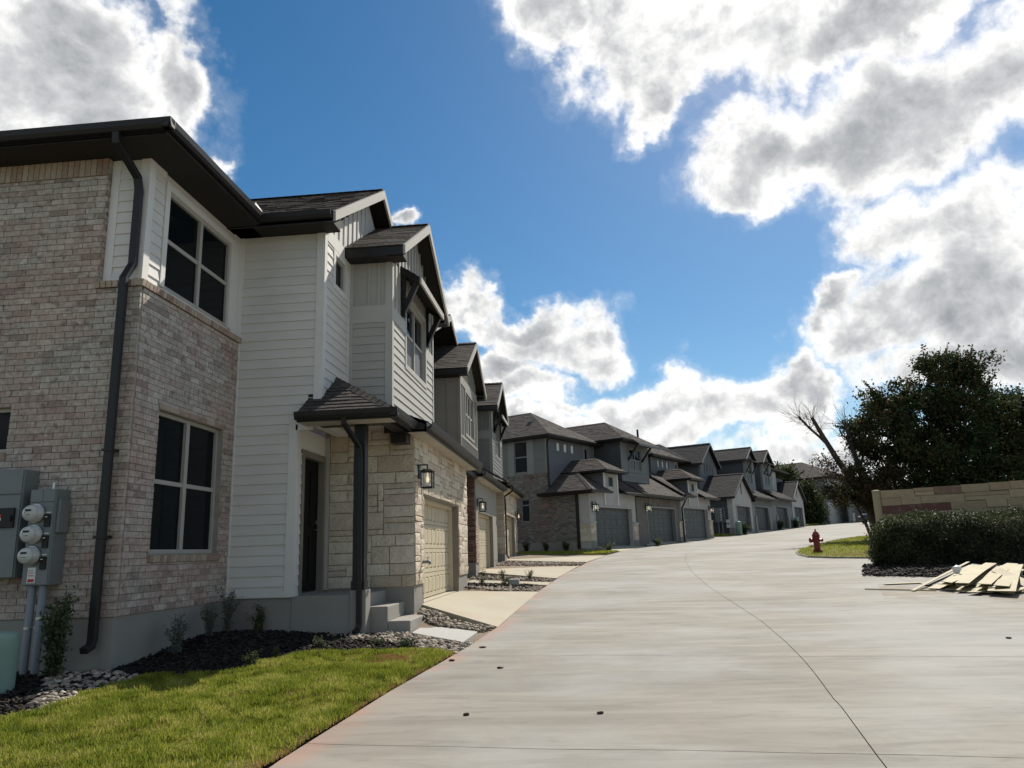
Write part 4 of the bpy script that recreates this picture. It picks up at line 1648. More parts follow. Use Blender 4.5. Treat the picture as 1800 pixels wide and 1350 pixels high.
# rowlock sill under the window, belt ledge, return beside the siding inset
for (w, a0, a1, z, out) in ((wx1, 8.80, 10.60, 1.665, .03), (wx1, 8.20, 10.95, 5.035, .035), (wy0, -5.93, -5.285, 5.035, .035), (wy0, -7.98, -6.86, 2.925, .025)):
    n = round((a1 - a0) / .078)
    for i in range(n):
        a = a0 + (i + .5) * (a1 - a0) / n
        c = w.pt(a, out - .06, z)
        s = (.068, .13, .082) if w.k == 'y' else (.13, .068, .082)
        piece('sill_brick', 'brick_tan', U1, c, s, (0, .16, 0) if w.k == 'x' else (.16, 0, 0))
bricks(U1, W('x', -5.90), 8.245, 8.40, 5.07, 6.8, [], 'brick', L=.13)
wall(U1, W('x', -5.90), 8.25, 8.5, 5.0, 6.82, [], 'mortar', d=-.01)
obj('ledge_bed', MB().box(-5.9, -5.33, 8.25, 8.36, 4.95, 5.05).box(-5.45, -5.33, 8.36, 10.93, 4.95, 5.05), 'mortar', U1)
# siding inset at the corner
wi, wu = W('y', 8.34), W('x', -5.40)
wall(U1, wi, -5.92, -5.40, 5.05, 6.82, [], 'siding', d=-.002)
boxes(U1, 'trim_board', 'trim', wi, [(-5.895, -5.785, 0, .028, 5.07, 6.8), (-5.785, -5.50, 0, .028, 5.07, 5.14), (-5.50, -5.402, 0, .028, 5.07, 6.8)])
lap(U1, wi, -5.785, -5.50, 5.14, 6.8, [], 'siding')
h2 = (8.815, 10.62, 5.17, 6.57)
wall(U1, wu, 8.34, 10.94, 5.05, 6.82, [h2], 'siding', d=-.002)
boxes(U1, 'trim_board', 'trim', wu, [(8.312, 8.44, 0, .028, 5.07, 6.8), (8.44, 8.70, 0, .026, 6.72, 6.8)])
lap(U1, wu, 8.44, 8.70, 5.07, 6.72, [], 'siding')
boxes(U1, 'trim_board', 'trim', wu, [(10.72, 10.925, 0, .026, 5.07, 6.8),])
window(U1, wu, *h2, cols=2, rows=2, d=-.02, trim='trim', tw=.10, split=.5, fw_=.05, mull=.075, sill=False)
bricks(U1, W('y', 10.565), -5.44, -5.323, 1.72, 3.53, [], 'brick', L=.122)
window(U1, wx1, *h1, cols=2, rows=2, d=-.10, split=.5, fw_=.05, mull=.085)
window(U1, wy0, *hb, cols=1, rows=1, d=-.09)

# lap sided wall facing the viewer
w1 = W('y', 10.93)
wall(U1, w1, -5.40, -3.962, 3.61, 6.82, [], 'siding')
wall(U1, w1, -5.40, -4.332, 1.04, 3.61, [], 'siding')
boxes(U1, 'corner_board', 'trim', w1, [(-5.372, -5.30, 0, .03, 1.05, 6.8), (-4.065, -3.96, 0, .03, 3.62, 6.8), (-4.435, -4.33, 0, .03, 1.05, 3.70), (-4.33, -4.065, 0, .028, 3.53, 3.66)])
lap(U1, w1, -5.30, -4.435, 1.05, 3.635, [], 'siding')
lap(U1, w1, -5.30, -4.065, 3.635, 6.8, [(-4.435, -4.0, 3.5, 3.70)], 'siding')
# street side of that block, upstairs and at the front door
w2 = W('x', -3.96)
hs = (11.45, 11.98, 6.10, 6.62)
wall(U1, w2, 10.93, 12.26, 3.61, 6.9, [hs], 'siding')
yc, half = 13.4, 2.92
obj('gable_wall', MB().prism([(-3.96, 10.93, 6.8), (-3.96, 15.9, 6.8), (-3.96, 13.4, 8.55)], (-.12, 0, 0)), 'siding', U1)
boxes(U1, 'corner_board', 'trim', w2, [(10.902, 11.02, 0, .03, 3.62, 6.80), (11.02, 12.25, 0, .032, 6.70, 6.93), (12.16, 12.25, 0, .03, 3.62, 6.70)])
lap(U1, w2, 11.02, 12.16, 3.62, 6.70, [(11.35, 12.08, 6.0, 6.72)], 'siding')
window(U1, w2, *hs, cols=1, rows=1, d=-.03, trim='trim', tw=.10)
battens(U1, w2, 11.15, 13.2, 6.93, 9, .27, 'siding', top=lambda a: 8.60 - abs(a - 13.4) * .635)
w3 = W('x', -4.33)
hd = (11.22, 12.17, 1.05, 3.20)
wall(U1, w3, 10.95, 12.25, 1.04, 3.61, [hd], 'trim')
boxes(U1, 'corner_board', 'trim', w3, [(10.902, 11.02, 0, .03, 1.05, 3.62),])
lap(U1, w3, 11.02, 11.15, 1.05, 3.2, [], 'siding')
fr_ = MB()
w3.box(fr_, 11.15, 11.25, -.12, .035, 1.06, 3.27)
w3.box(fr_, 12.14, 12.24, -.12, .035, 1.06, 3.27)
w3.box(fr_, 11.25, 12.14, -.12, .035, 3.17, 3.27)
ed = boxes(U1, 'front_door', 'entry_door', w3, [(11.25, 12.14, -.11, -.07, 1.09, 3.17),])
obj('door_frame', fr_, 'jamb', ed)
dp = MB()
for (b, t) in ((1.25, 1.95), (2.1, 3.0)):
    for (l, r) in ((11.37, 11.65), (11.75, 12.03)):
        w3.box(dp, l, r, -.07, -.058, b, t)
obj('door_panel', dp, 'entry_door', ed)
obj('door_handle', MB().tube([(-4.40, 12.06, 2.05), (-4.345, 12.06, 2.05), (-4.345, 11.97, 2.05)], .012, 8).lathe([(.028, -.012), (.028, .012)], (-4.395, 12.06, 2.17), 12, 'x'), 'zinc', ed)
boxes(ed, 'threshold', 'zinc', w3, [(11.22, 12.17, -.12, .05, 1.045, 1.085),])

# porch: floor, post, beam, ceiling, roof
obj('porch_slab', MB().box(-4.325, -3.245, 10.93, 12.245, .25, 1.055), 'foundation', U1, bevel=.008)
obj('porch_pedestal', MB().box(-3.44, -3.20, 10.905, 11.16, .2, 1.12), 'foundation', U1, bevel=.01)
obj('porch_post', MB().box(-3.41, -3.235, 10.92, 11.095, 1.12, 3.574).box(-3.425, -3.22, 10.905, 11.11, 1.12, 1.25), 'bronze', U1, bevel=.005)
boxes(U1, 'porch_beam', 'bronze', None, [(-3.955, -3.02, 10.88, 11.10, 3.575, 3.70), (-3.02, -2.84, 10.88, 12.24, 3.575, 3.70)])
boxes(U1, 'beam_end', 'bronze', None, [(-3.11, -2.84, 11.95, 12.23, 3.42, 3.572)])
boxes(U1, 'porch_ceiling', 'soffit_tan', None, [(-4.32, -3.02, 11.10, 12.24, 3.69, 3.71), (-4.15, -2.73, 10.50, 10.88, 3.575, 3.60)])
PZ = 3.72
roof_face(U1, [(-4.15, 10.48, PZ), (-2.71, 10.48, PZ), (-3.955, 11.63, PZ + .77), (-3.955, 11.0, PZ + .35), (-4.15, 10.925, PZ + .30)], under='soffit_tan', each=True, limit=40, expo=.135, tab=.27, lift=.015)
roof_face(U1, [(-2.71, 10.48, PZ), (-2.71, 12.24, PZ), (-3.955, 12.24, PZ + .77), (-3.955, 11.63, PZ + .77)], under='soffit_tan', each=True, limit=40, expo=.135, tab=.27, lift=.015)
ridge_caps(U1, (-2.71, 10.48, PZ + .02), (-3.955, 11.63, PZ + .79), wd=.10)
boxes(U1, 'fascia', 'bronze', None, [(-4.15, -2.71, 10.48, 10.51, 3.575, PZ - .02), (-2.74, -2.71, 10.51, 11.8, 3.575, PZ - .02)])
gutter(U1, (-4.16, 10.48, PZ - .12), (-2.60, 10.48, PZ - .12), (0, -1, 0))
gutter(U1, (-2.71, 10.37, PZ - .12), (-2.71, 11.82, PZ - .12), (1, 0, 0))
obj('step_flashing', MB().prism([(-4.15, 10.922, PZ + .32), (-3.955, 10.922, PZ + .32), (-3.955, 10.922, PZ + .40), (-4.15, 10.922, PZ + .40)], (0, -.006, 0)), 'bronze', U1)
# big roofs
EZ = 6.95
gable(U1, -3.66, -10.2, yc, half, EZ, 8.80, each=False, wallx=None, ret=0, barge='barge')
boxes(U1, 'soffit', 'soffit', None, [(-10.2, -3.69, 10.48, 10.93, 6.785, 6.815), (-5.0, -4.86, 7.80, 10.48, 6.785, 6.815), (-5.40, -5.0, 7.80, 10.93, 6.785, 6.815), (-10.2, -5.40, 7.80, 8.5, 6.785, 6.815)])
obj('cornice_return', MB().box(-3.93, -3.67, 10.5, 10.86, 6.77, 6.93), 'soffit', U1)
roof_face(U1, [(-10.2, 7.78, EZ), (-4.86, 7.78, EZ), (-7.2, 10.12, EZ + 1.15), (-10.2, 10.12, EZ + 1.15)], under='soffit')
roof_face(U1, [(-4.86, 7.78, EZ), (-4.86, 10.48, EZ), (-7.2, 12.2, EZ + 1.15), (-7.2, 10.12, EZ + 1.15)], under='soffit')
boxes(U1, 'fascia', 'bronze', None, [(-10.2, -4.88, 7.80, 7.83, 6.80, EZ - .02), (-4.91, -4.88, 7.83, 10.46, 6.80, EZ - .02)])
gutter(U1, (-10.2, 7.80, 6.835), (-4.765, 7.80, 6.835), (0, -1, 0))
gutter(U1, (-4.88, 7.69, 6.835), (-4.88, 10.40, 6.835), (1, 0, 0))
gutter(U1, (-4.88, 10.48, 6.815), (-3.67, 10.48, 6.815), (0, -1, 0))
obj('roof_flashing', MB().prism([(-4.86, 10.20, 6.95), (-4.86, 10.30, 7.10), (-4.80, 10.42, 7.00), (-4.80, 10.36, 6.93)], (-.02, 0, 0)), 'frame', U1)
# rest of the body, never seen close
obj('rear_wall', MB().box(-10.2, -10.05, 8.3, 17.9, .3, 6.8), 'siding', U1)
obj('party_wall', MB().box(-10.05, -3.97, 17.74, 17.9, .6, 6.8), 'siding', U1)
# downspouts
downspout(U1, [(-5.50, 7.76, 6.84), (-5.50, 7.78, 6.72), (-5.46, 8.19, 6.45), (-5.46, 8.24, 6.3), (-5.46, 8.24, 5.28), (-5.485, 8.13, 5.06), (-5.485, 8.13, .80), (-5.485, 8.11, .73), (-5.49, 8.00, .69)], (1, 0, 0), .092, .07)
boxes(U1, 'downspout_strap', 'bronze', None, [(-5.545, -5.425, 8.08, 8.25, 2.9, 2.93), (-5.545, -5.425, 8.08, 8.25, 1.9, 1.93)])
downspout(U1, [(-3.42, 10.43, 3.62), (-3.42, 10.45, 3.52), (-3.31, 10.85, 3.22), (-3.30, 10.88, 3.08), (-3.29, 10.88, .64), (-3.30, 10.85, .57), (-3.32, 10.77, .54)], (1, 0, 0), .075, .055)

U2 = WORLD.thing('townhouse', 'middle townhouse of the near row, taupe board and batten over tan brick', 'townhouse', (-4.6, 21.0, .9), 'townhouses of the near row')
unit_front(U2, 22.0, -3.16, .20, 'brick_red', 'taupe', 'taupe_trim', 'battens', False, stucco='taupe_trim')
bricks(U2, W('x', -3.16), 22.0, 22.68, 1.3, 2.4, [], 'brick_tan', proud=.02)
obj('entry_wall', MB().box(-4.75, -4.6, 17.9, 22.0, .7, 4.4), 'taupe', U2)
obj('upper_wall', MB().box(-4.8, -4.4, 17.92, 22.0, 4.2, 6.9), 'taupe', U2)
obj('rear_wall', MB().box(-10.2, -10.05, 17.92, 27.6, .6, 7.0), 'taupe', U2)
obj('entry_roof', MB().prism([(-2.95, 17.95, 3.92), (-2.95, 21.5, 3.92), (-4.4, 21.5, 4.75), (-4.4, 17.95, 4.75)], (0, 0, .05)), 'shingle', U2)
obj('entry_beam', MB().box(-3.2, -3.0, 18.0, 21.6, 3.7, 3.92), 'bronze', U2)
gutter(U2, (-2.95, 17.95, 3.84), (-2.95, 21.5, 3.84), (1, 0, 0))
gable(U2, -3.9, -10.2, 22.5, 4.6, 7.1, 9.1, ret=0)
U3 = WORLD.thing('townhouse', 'far end townhouse of the near row, sage siding over stone with a window awning', 'townhouse', (-4.6, 30.5, 1.2), 'townhouses of the near row')
unit_front(U3, 29.2, -3.05, .42, 'stone', 'sage', 'sage_trim', 'awning', False)
obj('entry_wall', MB().box(-4.7, -4.5, 27.62, 29.2, 1.0, 4.6), 'sage', U3)
obj('upper_wall', MB().box(-10.0, -4.23, 27.62, 29.2, 4.4, 7.2), 'sage', U3)
boxes(U3, 'end_wall', 'sage', None, [(-10.2, -3.06, 34.7, 34.85, .9, 3.98), (-10.2, -4.24, 34.7, 34.85, 3.98, 7.2)])
obj('rear_wall', MB().box(-10.2, -10.05, 27.62, 34.7, .8, 7.2), 'sage', U3)
obj('entry_roof', MB().prism([(-2.75, 27.65, 4.15), (-2.75, 28.75, 4.15), (-4.2, 28.75, 5.0), (-4.2, 27.65, 5.0)], (0, 0, .05)), 'shingle', U3)
gutter(U3, (-2.75, 27.65, 4.06), (-2.75, 28.75, 4.06), (1, 0, 0))
gable(U3, -4.0, -10.2, 30.9, 4.0, 7.35, 9.05, ret=0)
downspout(U3, [(-2.62, 28.72, 4.06), (-2.62, 28.75, 3.9), (-2.99, 29.1, 3.7), (-2.99, 29.25, 3.6), (-2.99, 29.3, 1.45), (-2.9, 29.3, 1.33)], (0, 1, 0), .08, .06)

lantern(WORLD, W('x', -2.78), 12.50, 2.93, 'black box lantern lit on the stone garage corner nearest the viewer', 'box lanterns on the near row', 1.08, .02)
lantern(WORLD, W('x', -3.16), 22.45, 3.02, 'black box lantern lit beside the brick and taupe garage of the middle townhouse', 'box lanterns on the near row', 1.08, .02)
lantern(WORLD, W('x', -3.05), 34.0, 3.2, 'black box lantern lit at the far stone corner of the near row', 'box lanterns on the near row', 1.08, .02)

# ------------------------------------------------------------------ second row (turned with the lane)
B2 = Frame(.55, 37.6, 29)
GRP2 = 'townhouses of the second row'


def small_windows(t, w, us, z0, z1, wd=.40, trim='slate', gl='cloud_glint'):
    for u in us:
        window(t, w, u, u + wd, z0, z1, cols=1, rows=1, d=-.02, frame='frame_dark', glass=gl, trim=trim, tw=.10, fw_=.03)


def garage_low(t, g0, g1, dz, wallm, pier, doorm, ua, ub, headm=None, base=1.70):
    """one storey garage front at x=0 between ua and ub, door opening g0..g1"""
    w = W('x', 0)
    fl, gt, top = base + dz, base + dz + 1.93, base + 2.72 + dz
    wall(t, w, ua, ub, fl - .5, top, [(g0, g1, fl - .6, gt)], wallm)
    lap(t, w, ua + .02, g0 - .1, fl + 1.2, top, [], wallm, each=False) if wallm != 'mortar' else None
    jb = MB()
    w.box(jb, g0 - .09, g0 + .002, -.24, .03, fl, gt + .09)
    w.box(jb, g1 - .002, g1 + .09, -.24, .03, fl, gt + .09)
    w.box(jb, g0, g1, -.24, .03, gt - .002, gt + .09)
    obj('door_trim', jb, headm or 'frame_dark', t)
    garage_door(t, w, g0, g1, fl + .01, gt, -.22, doorm, 6, 4, False)
    # stone piers with a cap
    for (a0, a1) in pier:
        q = W('x', .06)
        ashlar(t, q, a0, a1, fl + .25, fl + 1.12, [], 'stone', each=False, seed=int(a0 * 7) + 3, unit=.12)
        obj('pier', MB().box(-.3, .055, a0 + .01, a1 - .01, fl - .4, fl + 1.12), 'stone_mortar', t)
        obj('pier_base', MB().box(-.3, .075, a0 - .015, a1 + .015, fl - .4, fl + .25), 'foundation', t)
        obj('pier_cap', MB().box(-.3, .11, a0 - .04, a1 + .04, fl + 1.12, fl + 1.20), 'stucco', t)


def dormer(t, y0, y1, dz, mat, side):
    """white wall dormer that breaks the garage eave"""
    w = W('x', .02)
    wh = (y0 + .52, y0 + 1.08, 4.72 + dz, 5.26 + dz)
    wall(t, w, y0, y1, 3.75 + dz, 5.46 + dz, [wh], mat)
    window(t, w, *wh, cols=1, rows=1, d=-.02, frame='frame_dark', trim='stucco', tw=.10)
    boxes(t, 'corner_board', 'trim', w, [(y0 - .01, y0 + .12, .002, .03, 3.75 + dz, 5.46 + dz), (y1 - .12, y1 + .01, .002, .03, 3.75 + dz, 5.46 + dz)])
    ws = W('y', y0)
    wall(t, ws, -2.3, .0, 4.3 + dz, 5.46 + dz, [], side)
    wall(t, W('y', y1 - .16), -2.3, .0, 4.3 + dz, 5.46 + dz, [], side)
    hip(t, -4.2, .42, y0 - .38, y1 + .34, 5.56 + dz, .62, faces='flr', depth=.14)


def unit_hipped(t, s, dz, u0, u1, sidefront, sideside, first, doorm='door_grey'):
    """two storey block set back behind a garage; s = offset along the row"""
    z = lambda q: q + dz
    wf, ws = W('x', -2.29), W('y', u0)
    wins = [s + .56, s + 1.32, s + 2.08]
    hol = [(a, a + .40, z(6.72), z(7.20)) for a in wins] + [(s + 3.62, s + 4.0, z(6.30), z(7.15))]
    wall(t, wf, u0, u1, z(4.2), z(7.42), hol, sidefront)
    bh = [(a - .1, a + .5, z(6.62), z(7.30)) for a in wins] + [(s + 3.40, s + 4.3, z(5.0), z(7.42))]
    lap(t, wf, u0 + .1, u1 - .1, z(4.3), z(7.42), bh, sidefront, each=False, expo=.15)
    boxes(t, 'corner_board', sidefront, wf, [(u0 - .01, u0 + .1, .002, .03, z(4.3), z(7.42)), (u1 - .1, u1 + .01, .002, .03, z(4.3), z(7.42))])
    small_windows(t, wf, wins, z(6.72), z(7.20), trim=sidefront)
    window(t, wf, s + 3.62, s + 4.0, z(6.30), z(7.15), cols=1, rows=1, d=-.02, frame='frame_dark', trim='grey_siding', tw=.2)
    hip(t, -12.5, -1.94, u0 - .35, u1 + .35, z(7.50), .63, faces='flr', depth=.17)
    return wf, ws


V1 = B2.thing('townhouse', 'near end townhouse of the second row, grey green siding and tall window over dark brick', 'townhouse', (-4, 2.5, 1.5), GRP2)
wf, ws = unit_hipped(V1, 0, 0, -.40, 4.75, 'slate', 'sage', True)
# end wall of the row: brick below, siding above
hw, hl = (-4.36, -3.53, 5.62, 7.30), (-4.02, -3.50, 3.05, 4.22)
wall(V1, ws, -12.5, -2.29, 5.45, 7.45, [hw], 'sage')
lap(V1, ws, -12.5, -4.75, 5.52, 7.4, [], 'sage', each=False)
lap(V1, ws, -3.12, -2.40, 5.52, 7.4, [], 'sage', each=False)
boxes(V1, 'trim_board', 'sage_trim', ws, [(-4.75, -4.36, 0, .03, 5.5, 7.4), (-3.53, -3.12, 0, .03, 5.5, 7.4), (-2.40, -2.28, 0, .03, 5.5, 7.4)])
window(V1, ws, *hw, cols=1, rows=2, d=-.04, frame='frame_dark', split=.5)
wall(V1, ws, -12.5, -.32, 1.95, 5.45, [hl, (-2.3, 0, 4.42, 5.5)], 'mortar', d=-.012)
bricks(V1, ws, -9.5, -2.32, 1.96, 5.36, [hl], 'brick_row')
bricks(V1, ws, -2.32, -.32, 1.96, 4.42, [], 'brick_row')
bricks(V1, ws, -9.5, -2.32, 5.36, 5.5, [], 'brick_row', soldier=True, proud=.03)
window(V1, ws, *hl, cols=1, rows=2, d=-.06, frame='frame_dark', split=.76)
obj('foundation', MB().box(-12.5, -.3, -.395, 4.7, .9, 1.95), 'foundation', V1)
downspout(V1, [(-1.95, -.72, 7.3), (-2.15, -.55, 7.1), (-2.22, -.46, 6.9), (-2.22, -.46, 4.75)], (1, 0, 0), .09, .07)
downspout(V1, [(-.62, -.46, 4.3), (-.62, -.46, 1.6)], (1, 0, 0), .16, .09)
garage_low(V1, .20, 4.44, 0, 'stucco', [(-.42, .12), (4.52, 5.06)], 'door_grey', -.40, 5.0, 'stucco')
obj('pier_side', MB().box(-.60, .05, -.44, -.40, 1.6, 4.4), 'stucco', V1)
ashlar(V1, W('y', -.44), -.58, .05, 1.95, 2.82, [], 'stone', each=False, unit=.12, seed=4)
# garage roof: hip at the near corner, then a plain slope
ez = 4.44
roof_face(V1, [(-2.29, -.85, ez), (.45, -.85, ez), (-1.68, 1.28, ez + .63 * 2.13), (-2.29, 1.28, ez + .63 * 2.13)], under='soffit')
roof_face(V1, [(.45, -.85, ez), (.45, 1.28, ez), (-1.68, 1.28, ez + .63 * 2.13)], under='soffit')
roof_face(V1, [(.45, 3.0, ez), (.45, 5.16, ez), (-2.29, 5.16, ez + .63 * 2.74), (-2.29, 3.0, ez + .63 * 2.74)], under='soffit')
ridge_caps(V1, (.45, -.85, ez + .02), (-1.68, 1.28, ez + .63 * 2.13 + .02))
gutter(V1, (.45, -.95, ez - .13), (.45, 1.32, ez - .13), (1, 0, 0))
gutter(V1, (.45, 2.9, ez - .13), (.45, 5.16, ez - .13), (1, 0, 0))
gutter(V1, (-2.7, -.85, ez - .13), (.45, -.85, ez - .13), (0, -1, 0))
obj('fascia', MB().box(-2.7, .45, -.85, -.82, ez - .17, ez - .02), 'bronze', V1)
obj('soffit', MB().box(-2.7, .43, -.82, -.41, ez - .17, ez - .14), 'soffit', V1)
dormer(V1, 1.28, 2.93, 0, 'stucco', 'slate')
obj('roof_vent', MB().box(-4.2, -3.9, .9, 1.25, 8.55, 8.72), 'frame_dark', V1)
obj('vent_pipe', MB().tube([(-6.6, 1.6, 8.7), (-6.6, 1.6, 9.75)], .09, 8).tube([(-6.6, 1.6, 9.62), (-6.6, 1.6, 9.8)], .15, 8), 'bronze', V1)

V2 = B2.thing('townhouse', 'middle townhouse of the second row, braced window above the brick garage head', 'townhouse', (-4, 7.8, 1.6), GRP2)
dz = .15
wv, wvs = W('x', -.79), W('y', 5.20)
hv = (6.28, 7.86, 5.98, 7.22)
wall(V2, wv, 5.20, 8.90, 5.1, 7.62, [hv], 'grey_siding')
wall(V2, wvs, -8, -.79, 4.9, 7.62, [], 'slate_dark')
wall(V2, W('y', 8.74), -8, -.79, 4.9, 7.62, [], 'slate_dark')
lap(V2, wv, 5.30, 8.80, 5.15, 7.55, [(6.1, 8.04, 5.8, 7.4)], 'grey_siding', each=False)
lap(V2, wvs, -6, -.9, 5.1, 7.55, [], 'slate_dark', each=False)
boxes(V2, 'corner_board', 'grey_siding', wv, [(5.19, 5.30, .002, .03, 5.1, 7.6), (8.80, 8.91, .002, .03, 5.1, 7.6), (5.30, 8.80, .002, .026, 5.62, 5.78)])
window(V2, wv, *hv, cols=2, rows=2, d=-.02, frame='frame_dark', low='screen', trim='sage', tw=.16)
hip(V2, -12.5, -.40, 4.82, 9.26, 7.70, .63, faces='flr', depth=.17)
for a in (6.15, 8.0):
    obj('eave_brace', MB().sweep([(-.76, a, 6.55), (-.05, a, 7.45)], [(-.06, -.05), (.06, -.05), (.06, .05), (-.06, .05)], (0, 1, 0)), 'bronze', V2)
roof_face(V2, [(.10, 5.9, 7.42), (.10, 8.9, 7.42), (-.6, 8.9, 7.85), (-.6, 5.9, 7.85)], under='soffit')
obj('awning_fascia', MB().box(.08, .12, 5.9, 8.9, 7.30, 7.43), 'grey_siding', V2)
garage_low(V2, 6.53, 10.57, dz, 'brick_row2', [(11.1, 11.55)], 'door_grey', 5.1, 11.2, 'frame_dark')
bricks(V2, W('x', .015), 6.5, 10.6, 3.80, 4.5, [], 'brick_row', soldier=True)
ez2 = 4.50
roof_face(V2, [(.45, 5.16, ez2), (.45, 11.4, ez2), (-2.29, 11.4, ez2 + 1.73), (-2.29, 5.16, ez2 + 1.73)], under='soffit')
gutter(V2, (.45, 5.16, ez2 - .13), (.45, 11.5, ez2 - .13), (1, 0, 0))
obj('fascia', MB().box(.40, .45, 5.1, 11.5, ez2 - .18, ez2 - .02), 'bronze', V2)
obj('soffit', MB().box(0.0, .40, 5.1, 11.5, ez2 - .18, ez2 - .15), 'soffit', V2)
obj('upper_wall', MB().box(-2.45, -2.3, 8.9, 12.5, 4.6, 7.4), 'slate_dark', V2)
obj('vent_pipe', MB().tube([(-5.2, 9.6, 7.9), (-5.2, 9.6, 9.2)], .12, 8), 'bronze', V2)
downspout(V2, [(.5, 11.3, 4.3), (.3, 11.5, 4.1), (.12, 11.6, 3.9), (.12, 11.6, 1.8)], (0, 1, 0), .10, .08)

V3 = B2.thing('townhouse', 'far end townhouse of the second row with white dormer over third grey garage', 'townhouse', (-4, 14.5, 1.7), GRP2)
dz3 = .28
unit_hipped(V3, 13.3, .12, 12.75, 17.5, 'slate', 'slate_dark', False)
wall(V3, W('y', 12.75), -8, -2.29, 5.0, 7.55, [], 'slate_dark')
garage_low(V3, 12.06, 16.39, dz3, 'stucco', [(11.6, 12.0), (16.5, 17.1)], 'door_grey', 11.6, 17.05, 'stucco')
ez3 = 4.70
roof_face(V3, [(.45, 11.5, ez3), (.45, 12.9, ez3), (-2.29, 12.9, ez3 + 1.73), (-2.29, 11.5, ez3 + 1.73)], under='soffit')
roof_face(V3, [(.45, 14.9, ez3), (.45, 17.6, ez3), (-2.29, 14.86, ez3 + 1.73), (-2.29, 14.2, ez3 + 1.73)], under='soffit')
roof_face(V3, [(.45, 17.6, ez3), (-2.29, 17.6, ez3), (-2.29, 14.86, ez3 + 1.73)], under='soffit')
ridge_caps(V3, (.45, 11.45, ez3 + .03), (-2.29, 11.45, ez3 + 1.76), wd=.2)
gutter(V3, (.45, 11.4, ez3 - .13), (.45, 13.2, ez3 - .13), (1, 0, 0))
gutter(V3, (.45, 14.8, ez3 - .13), (.45, 17.7, ez3 - .13), (1, 0, 0))
obj('fascia', MB().box(.40, .45, 11.4, 13.1, ez3 - .18, ez3 - .02), 'bronze', V3)
obj('fascia', MB().box(.40, .45, 14.8, 17.6, ez3 - .18, ez3 - .02), 'bronze', V3)
dormer(V3, 13.11, 14.76, .28, 'stucco', 'slate')
boxes(V3, 'end_wall', 'slate_dark', None, [(-12.4, -.02, 17.05, 17.2, 1.2, 4.6), (-12.4, -2.3, 17.35, 17.5, 4.6, 7.6)])
lantern(B2, W('x', 0), -.08, 3.66, 'small lit lantern by the first grey garage door of the second row', 'box lanterns on the second row', 1.3, .03)
lantern(B2, W('x', 0), 6.32, 3.80, 'small lit lantern beside the brick headed garage door', 'box lanterns on the second row', 1.3, .03)
lantern(B2, W('x', 0), 16.72, 3.95, 'small dark lantern right of the third grey garage door', 'box lanterns on the second row', 1.3, .03)

# ------------------------------------------------------------------ third row
ROOF[0] = 'shingle_dark'
B3 = Frame(11.9, 59.1, 26.5)
GRP3 = 'townhouses of the third row'
T1 = B3.thing('townhouse', 'first townhouse of the third row, steep white garage gable and board and batten top', 'townhouse', (-4, 2, 2.4), GRP3)
T2 = B3.thing('townhouse', 'second townhouse of the third row, braced upper window right of the white gable', 'townhouse', (-4, 8.5, 2.5), GRP3)
T3 = B3.thing('townhouse', 'third townhouse of the third row, braced upper window over a blue garage door', 'townhouse', (-4, 16, 2.7), GRP3)
T4 = B3.thing('townhouse', 'last townhouse of the third row with the second steep white garage gable', 'townhouse', (-4, 23, 3.0), GRP3)


def steep_garage(t, u0, u1, g0, g1, base, apex, eave):
    w = W('x', 0)
    wall(t, w, u0, u1, base - .5, eave, [(g0, g1, base - .6, base + 1.95)], 'stucco')
    m = (u0 + u1) / 2
    obj('gable_wall', MB().prism([(0, u0, eave), (0, u1, eave), (0, m, apex - .12)], (-.15, 0, 0)), 'stucco', t)
    obj('gable_slot', MB().box(-.02, .03, m - .10, m + .10, eave + .25, eave + 1.15), 'black', t)
    gable(t, .28, -4.5, m, (u1 - u0) / 2 + .35, eave - .05, apex, ret=0, barge='bronze')
    garage_door(t, w, g0, g1, base + .01, base + 1.95, -.2, 'door_blue', 6, 4, False)
    jb = MB()
    w.box(jb, g0 - .1, g0, -.2, .04, base, base + 2.05)
    w.box(jb, g1, g1 + .1, -.2, .04, base, base + 2.05)
    w.box(jb, g0, g1, -.2, .04, base + 1.951, base + 2.05)
    obj('door_trim', jb, 'stucco', t)
    boxes(t, 'side_wall', 'stucco', None, [(-4.4, -.16, u0, u0 + .15, base - .5, eave), (-4.4, -.16, u1 - .15, u1, base - .5, eave)])
    boxes(t, 'pier_base', 'foundation', None, [(-.3, .03, u0 - .03, g0 - .1, base - .5, base + .25), (-.3, .03, g1 + .1, u1 + .03, base - .5, base + .25)])


